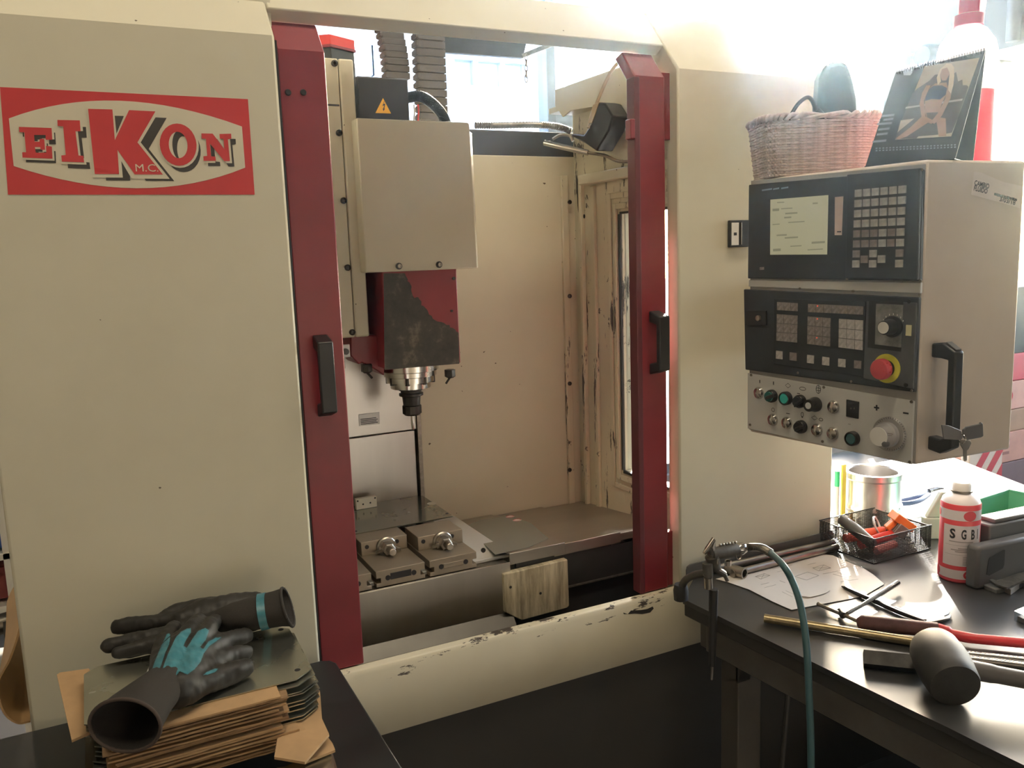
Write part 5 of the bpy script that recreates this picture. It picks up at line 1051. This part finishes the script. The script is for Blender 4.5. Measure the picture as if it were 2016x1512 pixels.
# ------------------------------------------------------------------ vises and plate on the machine table
VS = mat('ground_vise_steel', (.31, .265, .21), .40, .55, var=.12, scale=12)
def vise(x0, x1, yf, label, open_front):
    V = thing('machine_vise', label, 'vise', ((x0 + x1) / 2, .3, .8435), 'vises on the machine table')
    z0, z1 = .8455, .885; g = .013; yb0 = .208; zc = (z0 + z1) / 2; B = M()
    # base rail with the undercut side grooves
    sec = [(x0 + .002, z0), (x1 - .002, z0), (x1 - .002, zc - .010), (x1 - g, zc - .010), (x1 - g, zc + .002), (x1 - .002, zc + .002), (x1 - .002, z1), (x0 + .002, z1), (x0 + .002, zc + .002), (x0 + g, zc + .002), (x0 + g, zc - .010), (x0 + .002, zc - .010)]
    B.prism([(x, yb0, z) for x, z in sec], (0, .41, 0)).obj('vise_base', VS, V, .0012)
    xm = (x0 + x1) / 2
    M().box(xm - .026, xm + .026, yb0 - .0008, yb0 + .012, zc - .006, zc + (.010 if open_front else .006)).obj('slot_cover', INK if open_front else VS, V, .001)
    for s in (-1, 1): M().cyl((xm + s * .032, yb0 - .0012, zc), (xm + s * .032, yb0 + .002, zc), .0062, n=14).obj('bolt_hole', INK, V)
    J = M().box(x0 + .004, x1 - .003, yf, yf + .095, z1, .920).obj('jaw', VS, V, .0015)
    M().box(x0 + .004, x1 - .003, .52, .60, z1, .919).obj('fixed_jaw', VS, V, .0015)
    for dx in (.018, .095): M().cyl((x0 + dx, yf - .0012, .907), (x0 + dx, yf + .002, .907), .0052, n=14).obj('bolt_hole', INK, J)
    c = Vector((xm + .004, yf, .900))
    M().lathe(c, (0, -1, 0), [(.025, 0), (.025, .006), (.021, .010)], 28).obj('thrust_washer', STEELD, V)
    M().lathe(c, (0, -1, 0), [(.0225, .010), (.0225, .014)], 28).obj('thrust_washer', CHROME, V)
    M().lathe(c, (0, -1, 0), [(.016, .014), (.016, .030), (.013, .032)], 6).obj('hex_nut', STEELD, V)
    M().lathe(c, (0, -1, 0), [(.009, .030), (.009, .052), (.0075, .054)], 18).obj('screw_end', STEELD, V)
    M().lathe(c, (0, 1, 0), [(.008, 0), (.008, .19)], 12).obj('screw_shaft', OXIDE, V)
    for s in (-1, 1):
        a = math.radians(35 * s); M().obox(c + Vector((.022 * s, -.016, -.004)), Vector((math.cos(a), -.3, math.sin(a) * -.5)).normalized(), Vector((0, 0, 1)), Vector((.3, 1, 0)).normalized(), .022, .008, .006).obj('locking_lug', GUN, V, .001)
    return V
xs_ = [at(735, 1130, y=.208).x, at(841, 1112, y=.208).x, at(938, 1090, y=.208).x]
vise(xs_[0] + .004, xs_[1] - .004, .325, 'left machine vise in shade with an open slot in its front face', True)
vise(xs_[1] + .004, xs_[2] + .002, .288, 'right machine vise with a lit steel jaw top and a covered front slot', False)
vise(xs_[0] - .135, xs_[0] - .003, .34, 'vise half hidden behind the left maroon door', True)
x = N('oily_sheet_metal'); n = x.noise(10, 8, .75); n2 = x.noise(3, 4, .5)
x.set(col=x.mix(x.ramp(n, [(.60, 0), (.66, 1)]), (.34, .34, .29), (.62, .56, .38)), metal=.85, rough=x.ramp(n, [(.55, .14), (.66, .5)])); OILY = x.m
pl0, pl1 = .497, at(890, 1016, y=.40, ).x
SPL = thing('sheet_metal_plate', 'oily reflective sheet metal plate clamped across the machine vises', 'plate', (.66, .5, .921))
M().box(pl0, pl1, .392, at(818, 966, z=.923).y, .9205, .9235).obj('plate_body', OILY, SPL)
for px, py in ((880, 1011), (700, 1046)): c = at(px, py, z=.9236); M().cyl((c.x, c.y, .9236), (c.x, c.y, .9242), .004, n=12).obj('plate_hole', INK, SPL)
c = at(850, 991, z=.924); M().lathe((c.x, c.y, .9236), Zv, [(.013, 0), (.013, .0006)], 20).obj('round_sticker', SIGNCREAM, SPL)
a, b = at(697, 972, y=.60), at(738, 973, y=.60); wbz = at(715, 986, y=.60).z; wtz = at(715, 966, y=.60).z
WBK = thing('white_guide_block', 'small white plastic block with four holes standing behind the plate', 'block', ((a.x + b.x) / 2, .6, .92))
M().box(a.x, b.x, .585, .600, .9238, .9238 + .030).obj('block_body', mat('ivory_nylon', (.72, .68, .54), .45), WBK, .0008)
for u, w in ((.08, .82), (.92, .86), (.33, .45), (.68, .48)): M().cyl((a.x + (b.x - a.x) * u, .586, .9238 + .030 * w), (a.x + (b.x - a.x) * u, .5846, .9238 + .030 * w), .0025, n=10).obj('screw_hole', INK, WBK)

# ------------------------------------------------------------------ left bench with the stack of plates
TZ = .82
FT = thing('foreground_table', 'black topped table in front of the machine holding the stacked plates', 'table', (.1, -.5, 0))
tp = [(-.85, -.030), (.345, -.030), (.362, -.038), (.370, -.055), (.364, -1.0), (-.85, -1.0)]
M().prism([(x, y, TZ) for x, y in tp], (0, 0, -.035)).obj('table_top', mat('black_laminate_top', (.016, .017, .018), .38, var=.3, scale=4), FT, .003)
for x, y in ((.28, -.10), (.28, -.95), (-.8, -.10), (-.8, -.95)): M().box(x, x + .06, y, y + .05, 0, TZ - .035).obj('leg', DARK, FT)
# plates with cut corners and a hole, cardboard sheets between them
PX0, PX1, PY0, PY1 = -.062, .268, -.342, -.128
PLT = mat('galvanised_plate', (.50, .51, .45), .27, .95, var=.08, scale=5)
def plate_mesh():
    c = .030; o = [(PX0 + c, PY0), (PX1 - c, PY0), (PX1, PY0 + c * .8), (PX1, PY1 - .02), (PX1 - .02, PY1), (PX0 + .02, PY1), (PX0, PY1 - .02), (PX0, PY0 + c * .8)]
    return M().prism([(x, y, 0) for x, y in o], (0, 0, .0018)).mesh('metal_plate', PLT, 20)
pme, pce = plate_mesh()
P0 = bpy.data.objects.new('metal_plate', pme); COL.objects.link(P0); WL['metal_plate'] = Vector((0, 0, 0))
holes = [(PX1 - .022, PY0 + .030), (PX0 + .014, PY0 + .022), (PX1 - .014, PY1 - .016)]
HM = M().lathe((0, 0, 0), Zv, [(.0048, 0), (.0048, .0004)], 14).mesh('plate_hole', INK, 20)[0]
def place_plate(dx, dy, z, rot, label, first=None):
    o = P0 if first else P0.copy()
    if not first: COL.objects.link(o)
    o.location = pce + Vector((dx, dy, z)); o.rotation_euler = (0, 0, rot); tag(o, label, 'plate', 'stacked sheet metal plates')
    for hx, hy in holes:
        h = bpy.data.objects.new('plate_hole', HM); COL.objects.link(h); h.parent = o; h.location = Vector((hx, hy, .0019)) - pce
    return o
CME = {}
def card(x0, x1, y0, y1, z, rot, label, t=.0030, m_=CARD, jag=.004):
    q = M(); top_ = []; nseg = 14
    front = [(x0 + (x1 - x0) * k / nseg, y0 + random.uniform(-jag, jag) * (.3 if 0 < k < nseg else 0)) for k in range(nseg + 1)]
    back = [(x1 + random.uniform(-jag, 0), y1), (x0, y1)]
    side = [(x1 + random.uniform(-jag, jag), y0 + (y1 - y0) * k / 5) for k in range(1, 5)]
    q.prism([(x, y, 0) for x, y in front + side + back], (0, 0, t))
    o = q.obj('cardboard_sheet', m_, None, smooth=0); o.location.z += z; o.rotation_euler = (0, 0, rot); tag(o, label, 'cardboard', 'cardboard sheets between the plates'); return o
z = .9500; place_plate(0, 0, z, 0, 'top sheet metal plate of the stack, with the gloves lying on it', True)
ordn = ['second', 'third', 'fourth', 'fifth', 'sixth', 'seventh', 'eighth', 'ninth', 'tenth', 'eleventh', 'twelfth', 'thirteenth', 'fourteenth', 'fifteenth', 'sixteenth', 'seventeenth', 'eighteenth', 'nineteenth', 'twentieth', 'twenty-first', 'twenty-second', 'twenty-third', 'twenty-fourth']
rnd = random.Random(3)
zc = z; cj = 0
layers = [1, 1, 2, 1, 2, 2, 1, 2, 1, 2, 1, 1, 2, 1]
pn_ = 0
for i, ncard in enumerate(layers):
    for k in range(ncard):
        zc -= .0034
        fx = rnd.uniform(-.012, .010); ext = .034 - .0008 * i + rnd.uniform(-.006, .006)
        if zc < TZ + .006: break
        cj += 1
        card(-.03 + fx, .213 + fx + (.02 if 8 < i < 11 else 0), PY0 - ext if not (i == 0 and k == 0) else PY0 - .036, PY1 - .03, zc, rnd.uniform(-.03, .03), ('topmost cardboard sheet showing below the top plate' if cj == 1 else '%s cardboard sheet counted down the plate stack' % ordn[cj - 2]), .0028, CARD if rnd.random() < .65 else CARDD)
    zc -= .0024
    if zc < TZ + .004: break
    place_plate(rnd.uniform(-.006, .010), rnd.uniform(-.006, .004), zc, rnd.uniform(-.025, .02), '%s sheet metal plate from the top of the stack' % ordn[pn_]); pn_ += 1
print('stack bottom', zc)
# stray cardboard pieces
def cardpoly(pts, z, label, t=.004): 
    o = M().prism([at(*p, z=z) for p in pts], (0, 0, -t)).obj('cardboard_piece', CARD, None, smooth=0); return tag(o, label, 'cardboard')
cardpoly(((112, 1328), (118, 1324), (175, 1316), (230, 1400), (180, 1440), (141, 1457)), .934, 'loose cardboard flap sticking out at the left of the stack')
cardpoly(((560, 1370), (604, 1362), (622, 1354), (630, 1360), (634, 1415), (648, 1445), (600, 1500), (540, 1490)), .880, 'orange brown cardboard sheet sticking out right of the stack')
cardpoly(((600, 1452), (640, 1444), (654, 1462), (660, 1476), (600, 1500)), .862, 'small torn cardboard corner lowest at the right of the stack')
# lower separate pile at the bottom edge
for k in range(5):
    z_ = TZ + .004 + .0075 * k
    o = M().prism([(p.x, p.y, z_) for p in [at(a, b, z=z_) for a, b in ((400, 1540), (560, 1512), (632, 1478), (648, 1488), (660, 1530), (640, 1600), (420, 1600))]], (0, 0, .0018)).obj('metal_plate', PLT, None)
    o.location.x += .003 * (k % 3); tag(o, 'dark plate in the lower offset pile, ' + ['bottom one', 'second up', 'middle one', 'fourth up', 'topmost one'][k], 'plate', 'plates of the lower offset pile')

# ------------------------------------------------------------------ work gloves
def blob(chains, voxel=.0032, sm=8):
    q = M()
    for pts, rad in chains:
        pts = [Vector(p) for p in pts]
        for i in range(len(pts) - 1):
            n = max(2, int((pts[i + 1] - pts[i]).length / .004))
            for k in range(n + (i == len(pts) - 2)):
                t = k / n; r = rad[i] + (rad[i + 1] - rad[i]) * t; q.ball(pts[i].lerp(pts[i + 1], t), r[0] if isinstance(r, tuple) else r, nu=10, nv=6)
    me = bpy.data.meshes.new('b'); me.from_pydata(q.v, [], q.f); o = bpy.data.objects.new('b', me); COL.objects.link(o)
    r = o.modifiers.new('r', 'REMESH'); r.mode = 'VOXEL'; r.voxel_size = voxel
    s = o.modifiers.new('s', 'SMOOTH'); s.iterations = sm; s.factor = .5
    out = bpy.data.meshes.new_from_object(o.evaluated_get(bpy.context.evaluated_depsgraph_get())); bpy.data.objects.remove(o)
    return out
def G_(px, py, h): return at(px, py, z=.9525 + h)
def glove(name_label, chains, cat='glove'):
    me = blob(chains); zmin = .9522
    for v in me.vertices: v.co.z = max(v.co.z, zmin)
    T = thing('work_glove', name_label, cat, G_(350, 1300, 0), 'work gloves on the plate stack'); b = T.matrix_world
    from mathutils import noise as mn
    for v, nn in [(v, v.normal.copy()) for v in me.vertices]: v.co += nn * (mn.noise(v.co * 55) * .0016 + mn.noise(Vector((v.co.x * 160, v.co.y * 60, v.co.z * 90))) * .0011)
    c = sum((v.co for v in me.vertices), Vector()) / len(me.vertices)
    for v in me.vertices: v.co -= c
    for p in me.polygons: p.use_smooth = True
    me.materials.append(NITRILE); o = bpy.data.objects.new('glove_hand', me); COL.objects.link(o); o.parent = T; o.location = c - wl(T); WL[o.name] = c
    bvh = BVHTree.FromPolygons([v.co + c for v in me.vertices], [list(p.vertices) for p in me.polygons])
    return T, bvh, o
def inside(p, poly):
    r = False; j = len(poly) - 1
    for i in range(len(poly)):
        (xi, yi), (xj, yj) = poly[i], poly[j]
        if (yi > p[1]) != (yj > p[1]) and p[0] < (xj - xi) * (p[1] - yi) / (yj - yi) + xi: r = not r
        j = i
    return r
def coat(bvh, poly, m_, par, name, step=.9, off=.0009):   # thin coating laid over the knitted surface
    xs = [p[0] for p in poly]; ys = [p[1] for p in poly]; q = M(); idx = {}
    nx, ny = int((max(xs) - min(xs)) / step) + 2, int((max(ys) - min(ys)) / step) + 2
    for j in range(ny):
        for i in range(nx):
            px, py = min(xs) + i * step, min(ys) + j * step
            if not inside((px, py), poly): continue
            hit = bvh.ray_cast(CAM, ray(px, py).normalized())
            if hit[0] is not None: idx[i, j] = len(q.v); q.v.append(hit[0] + hit[1] * off)
    for (i, j) in list(idx):
        k = [(i, j), (i + 1, j), (i + 1, j + 1), (i, j + 1)]
        if all(e in idx for e in k):
            f = [idx[e] for e in k]
            if max((q.v[f[a]] - q.v[f[b]]).length for a in range(4) for b in range(a)) < .012: q.f.append(f)
    used = sorted({v for f in q.f for v in f}); mp = {v: i for i, v in enumerate(used)}; q.v = [q.v[v] for v in used]; q.f = [[mp[v] for v in f] for f in q.f]
    if q.f: return q.obj(name, m_, par, smooth=80)
# rear glove: fingers to the left, cuff to the right
rear = [([G_(500, 1196, 0.034), G_(455, 1203, 0.036), G_(400, 1212, 0.034), G_(362, 1226, 0.030)], [.024, .026, .024, .020]),
        ([G_(500, 1215, 0.030), G_(450, 1226, 0.028), G_(390, 1238, 0.026)], [.020, .020, .018]),
        ([G_(395, 1220, 0.030), G_(330, 1226, 0.030), G_(270, 1230, 0.028), G_(232, 1234, 0.024)], [.017, .0135, .0130, .0115]),
        ([G_(385, 1236, 0.028), G_(320, 1252, 0.026), G_(250, 1264, 0.022), G_(212, 1272, 0.020)], [.016, .0130, .0120, .0105]),
        ([G_(380, 1248, 0.026), G_(320, 1266, 0.023), G_(260, 1280, 0.019), G_(232, 1286, 0.018)], [.015, .0120, .0105, .0090]),
        ([G_(440, 1194, 0.044), G_(395, 1196, 0.042), G_(350, 1204, 0.038), G_(325, 1214, 0.034)], [.017, .014, .013, .011])]
rear = [(p, [r * 1.22 for r in rr]) for p, rr in rear]
GR, BR, _ = glove('rear work glove with its fingers to the left and its rolled cuff to the right', rear)
def cuff(par, rings, m_, name, hollow=True):
    q = M(); n = 28; k0 = 0
    for c, u, v in rings:
        for j in range(n): t = 2 * math.pi * j / n; q.v.append(Vector(c) + Vector(u) * math.cos(t) + Vector(v) * math.sin(t))
    for i in range(len(rings) - 1):
        for j in range(n): q.f.append([i * n + j, i * n + (j + 1) % n, (i + 1) * n + (j + 1) % n, (i + 1) * n + j])
    o = q.obj(name, m_, par, smooth=80); s = o.modifiers.new('t', 'SOLIDIFY'); s.thickness = .0022; s.offset = -1; return o
cdir = (G_(560, 1195, .02) - G_(470, 1206, .02)).normalized(); cs2 = cdir.cross(Zv).normalized()
rg = [(G_(px, py, h), cs2 * w, Zv * hh2 - cdir * (.30 * hh2 if px > 540 else .12 * hh2 if px > 510 else 0)) for px, py, h, w, hh2 in ((425, 1219, .036, .022, .015), (455, 1215, .038, .034, .022), (490, 1209, .038, .038, .026), (522, 1203, .039, .041, .0285), (548, 1198, .039, .044, .029), (566, 1195, .040, .050, .031))]
cuff(GR, rg, KNIT, 'cuff')
st = [(rg[3][0] + (rg[4][0] - rg[3][0]) * t, rg[3][1] * 1.04, rg[3][2] * 1.05) for t in (-.40, .20)]
cuff(GR, st, TEAL, 'cuff_stripe')
q = M(); q.tube([rg[-1][0] + rg[-1][1] * math.cos(t * math.pi / 14) + rg[-1][2] * math.sin(t * math.pi / 14) for t in range(29)], .0028, 8); q.obj('rolled_edge', KNIT, GR, smooth=60)
# front glove: open cuff to the lower left, palm with the teal dip, fingers up and right
front_ = [([G_(322, 1352, .036), G_(335, 1322, .038), G_(350, 1290, .040), G_(372, 1262, .042)], [.026, .028, .027, .022]),
          ([G_(352, 1356, .032), G_(372, 1325, .034), G_(392, 1295, .036)], [.024, .026, .022]),
          ([G_(318, 1318, .036), G_(318, 1285, .040), G_(328, 1258, .044), G_(342, 1236, .042)], [.018, .0145, .0135, .012]),
          ([G_(350, 1290, .044), G_(362, 1262, .052), G_(376, 1240, .056), G_(390, 1222, .050)], [.018, .0145, .0135, .0115]),
          ([G_(378, 1288, .044), G_(392, 1264, .052), G_(408, 1242, .054), G_(424, 1222, .046)], [.018, .0140, .0130, .011]),
          ([G_(392, 1300, .038), G_(412, 1280, .038), G_(445, 1260, .032), G_(484, 1251, .024)], [.019, .0145, .0135, .0115]),
          ([G_(398, 1322, .030), G_(430, 1300, .024), G_(462, 1288, .018), G_(484, 1284, .014)], [.018, .0135, .0125, .0110]),
          ([G_(360, 1366, .026), G_(392, 1350, .024), G_(430, 1334, .020), G_(464, 1322, .018), G_(484, 1313, .017)], [.017, .0160, .0165, .0155, .0125])]
front_ = [(p, [r * 1.16 for r in rr]) for p, rr in front_]
GF, BFV, fo = glove('front work glove with an open cuff towards the viewer and a teal dipped palm', front_)
def z6(x, y): return (140 + x / 4.2, 1140 + y / 4.2)
for pl in ([(655, 800), (690, 690), (735, 580), (790, 455), (815, 450), (824, 480), (815, 545), (780, 620), (750, 710), (720, 790), (690, 815)],
           [(740, 790), (770, 700), (800, 620), (835, 545), (860, 490), (905, 440), (960, 410), (992, 408), (990, 450), (950, 510), (930, 555), (955, 570), (1000, 500), (1050, 430), (1110, 405), (1140, 425), (1115, 505), (1070, 565), (1090, 580), (1130, 520), (1190, 488), (1250, 480), (1200, 520), (1140, 560), (1095, 620), (1070, 690), (1020, 750), (960, 795), (900, 770), (840, 835), (765, 820)],
           [(410, 975), (450, 920), (520, 860), (600, 820), (640, 825), (590, 870), (520, 915), (440, 978)],
           [(1085, 800), (1120, 770), (1180, 745), (1220, 745), (1190, 775), (1130, 795)]):
    coat(BFV, [z6(*p) for p in pl], TEAL, GF, 'teal_coating')
coat(BFV, [z6(*p) for p in ((565, 700), (600, 640), (640, 555), (650, 580), (625, 650), (650, 720), (640, 800), (620, 760), (600, 720))], WHITE, GF, 'torn_lining')
# cuff as an open tube
op_c, wr_c = G_(246, 1428, .040), G_(335, 1338, .036)
fd_ = (op_c - wr_c).normalized(); fs = fd_.cross(Zv).normalized(); fu = fs.cross(fd_).normalized()
if fu.z < 0: fu = -fu
rg = []
for t, w, h, lift in ((-.75, .018, .012, .004), (-.35, .0275, .021, .004), (0, .033, .0275, .001), (.25, .034, .029, .002), (.5, .037, .032, .003), (.8, .044, .036, .002), (1.0, .0495, .0375, 0)):
    c = wr_c.lerp(op_c, t); rg.append((c + Zv * lift, fs * w, fu * h))
m0 = max(0, max((.9535 - (c - v).z) for c, u, v in rg)); rg = [(c + Zv * m0 * (.6 if i < 3 else 1), u, v) for i, (c, u, v) in enumerate(rg)]
cuff(GF, rg, KNIT, 'cuff')
q = M(); q.tube([rg[-1][0] + rg[-1][1] * math.cos(t * math.pi / 18) + rg[-1][2] * math.sin(t * math.pi / 18) for t in range(37)], .0026, 8); q.obj('rolled_edge', mat('brown_knit_edge', (.055, .040, .034), .85, var=.2), GF, smooth=60)

# ------------------------------------------------------------------ things seen past the machine
def slab(name, px0, py0, px1, py1, y, dep, m_, label, cat, group=None, bevel=.004):
    a, b = at(px0, (py0 + py1) / 2, y=y), at(px1, (py0 + py1) / 2, y=y); z1, z0 = at((px0 + px1) / 2, py0, y=y).z, at((px0 + px1) / 2, py1, y=y).z
    T = thing(name, label, cat, ((a.x + b.x) / 2, y + dep / 2, z0), group); M().box(a.x, b.x, y, y + dep, z0, z1).obj('body', m_, T, bevel); return T, a.x, b.x, z0, z1
# left: cupboard with bins, valve, curled leather
SH_ = thing('tool_shelf', 'white shelf unit seen past the left edge of the machine', 'shelf', (-.75, 1.2, 0))
for z in (.42, at(20, 1183, y=1.03).z - .022, at(0, 1085, y=1.02).z - .022, 1.45): M().box(-1.2, -.25, 1.0, 1.35, z, z + .02).obj('shelf_board', WHITE, SH_, .002)
for x in (-1.2, -.27): M().box(x, x + .02, 1.0, 1.35, 0, 1.8).obj('shelf_side', WHITE, SH_)
slab('blue_bin', -70, 985, 7, 1085, 1.02, .25, mat('blue_plastic_bin', (.02, .09, .38), .45), 'blue plastic bin on the shelf at the far left edge', 'bin')
slab('red_box', -60, 1118, 28, 1183, 1.03, .25, mat('dull_red_box', (.24, .05, .05), .5), 'dull red box under the blue bin at the left edge', 'box')
pv = at(16, 1230, y=.75)
PVT = thing('pipe_valve', 'dark grey pipe valve with a bent lever at the left edge', 'valve', pv)
M().tube([pv + Vector((-.06, 0, .0)), pv + Vector((.03, 0, .01))], .026, 16).obj('valve_body', GUN, PVT)
M().tube(bez([pv + Vector((.0, -.03, .02)), pv + Vector((.0, -.045, -.01)), pv + Vector((.004, -.045, -.07)), pv + Vector((.006, -.045, -.10))]), .007, 10).obj('lever', DARK, PVT)
M().tube([pv + Vector((.02, 0, .03)), pv + Vector((.02, 0, .055))], .005, 8).obj('spindle', ALU, PVT)
# curled tan sheet
LE = mat('tan_leather', (.62, .40, .19), .6, var=.1)
ps = [at(a, b, y=.25) for a, b in ((40, 1225), (30, 1262), (16, 1300), (4, 1322), (-6, 1345), (-2, 1385), (12, 1412), (36, 1426), (60, 1422))]
path = bez(ps, 6); q = M(); k = len(path)
for i, p in enumerate(path): q.v += [p, p + Vector((-.02 * math.sin(i * .15), .30, .02))]
q.f = [[2 * i, 2 * i + 2, 2 * i + 3, 2 * i + 1] for i in range(k - 1)]
o = q.obj('curled_leather_sheet', LE, None, smooth=80); sdm = o.modifiers.new('t', 'SOLIDIFY'); sdm.thickness = .004; tag(o, 'tan leather sheet curled over at the left edge of the machine', 'leather')
# right: stacked cartons beyond the cabinet
CT1, CT2, CT3 = mat('salmon_carton', (.66, .34, .24), .8), mat('brown_carton', (.44, .26, .15), .8), mat('red_carton', (.55, .06, .07), .6)
yb = 1.2
def carton(px0, py0, px1, py1, m_, label, dep=.5): return slab('carton', px0, py0, px1, py1, yb, dep, m_, label, 'box', 'cartons stacked beyond the cabinet')
PLQ = thing('pallet', 'wooden pallet under the cartons beyond the cabinet', 'pallet', (4.6, 1.4, 0))
zb_ = at(2032, 985, y=yb).z - .001; M().box(4.15, 5.2, 1.15, 1.8, zb_ - .03, zb_).obj('deck_board', CARDD, PLQ)
for x in (4.2, 4.65, 5.1): M().box(x, x + .08, 1.15, 1.8, 0, zb_ - .03).obj('pallet_block', CARDD, PLQ)
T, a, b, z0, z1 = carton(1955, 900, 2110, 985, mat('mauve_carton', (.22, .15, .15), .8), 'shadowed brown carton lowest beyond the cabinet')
T, a, b, z0, z1 = carton(1950, 842, 2115, 899, CT1, 'salmon carton with printed lines beyond the cabinet')
for k in range(3): M().box(a + .08, a + .16, yb - .002, yb, z1 - .05 - .035 * k, z1 - .035 - .035 * k).obj('printed_line', mat('carton_print', (.35, .16, .12), .8), T)
carton(1952, 800, 2112, 841, CT2, 'brown carton in the middle of the stack beyond the cabinet'); T, a, b, z0, z1 = carton(1953, 745, 2112, 799, CT1, 'pale red carton with a round print beyond the cabinet')
M().ring((a + .14, yb - .001, (z0 + z1) / 2), (0, 1, 0), .03, .004, 20, 5).obj('printed_ring', CT3, T)
carton(1953, 692, 2112, 744, CT3, 'bright red carton upper in the stack beyond the cabinet')
slab('black_case', 1958, 562, 2120, 690.4, yb, .4, BLACK, 'black case standing on the red carton beyond the cabinet', 'case')
# barrier board with red and white stripes
sy_ = .75; T, a, b, z0, z1 = slab('striped_barrier', 1907, 880, 1972, 985, sy_, .04, mat('barrier_cream', (.72, .60, .48), .6), 'cream barrier board with red diagonal stripes behind the cabinet', 'barrier')
for k in range(-1, 3):
    w = (b - a); x0 = a + w * (.42 * k); q = []
    pts = [(x0, z0), (x0 + w * .22, z0), (x0 + w * .22 + w * .9, z1), (x0 + w * .9, z1)]
    n = []
    for i in range(4):                            # clip to the board
        (xa_, za_), (xb_, zb2_) = pts[i], pts[(i + 1) % 4]; n.append((xa_, za_))
    def clip(poly, f, val):
        o_ = []
        for i in range(len(poly)):
            p, r = poly[i], poly[(i + 1) % len(poly)]; dp0, dp1 = f * (p[0] - val), f * (r[0] - val)
            if dp0 >= 0: o_.append(p)
            if dp0 * dp1 < 0: t = dp0 / (dp0 - dp1); o_.append((p[0] + (r[0] - p[0]) * t, p[1] + (r[1] - p[1]) * t))
        return o_
    n = clip(clip(n, 1, a), -1, b)
    if len(n) > 2: M().flat([(x, sy_ - .001, z) for x, z in n]).obj('red_stripe', CT3, T, smooth=0)
M().box(a, b, sy_ + .005, sy_ + .035, 0, z0).obj('barrier_post', WHITE, T)
# dispenser on the right wall
dq = at(1822, 112, x=XR - .10)
DW = thing('wall_dispenser', 'dark round dispenser with an orange arm on the wall behind the bottle', 'dispenser', dq)
M().lathe(dq + Vector((.09, 0, 0)), (-1, 0, 0), [(.09, 0), (.09, .10), (.07, .13)], 20).obj('dispenser_body', mat('blue_black_body', (.04, .05, .09), .5), DW)
e_ = at(1788, 106, x=XR - .12); M().cyl(dq, e_, .010, n=8).obj('dispenser_arm', ORANGE, DW)
# ------------------------------------------------------------------ haze volume added to imitate the lens glow around the sun
HZ = bpy.data.materials.new('glow_haze'); HZ.use_nodes = True; t_ = HZ.node_tree; t_.nodes.clear()
vs = t_.nodes.new('ShaderNodeVolumeScatter'); vs.inputs['Density'].default_value = .0062; vs.inputs['Anisotropy'].default_value = .945; vs.inputs['Color'].default_value = (.62, .82, 1, 1)
vo = t_.nodes.new('ShaderNodeOutputMaterial'); t_.links.new(vs.outputs[0], vo.inputs['Volume'])
hz = M().box(-1.5, XR - .01, -2.2, YB - .01, .01, ZC - .01).obj('glow_haze', HZ, None, smooth=0); hz['kind'] = 'stuff'; tag(hz, 'thin haze added to imitate the lens glow around the sun', 'haze')
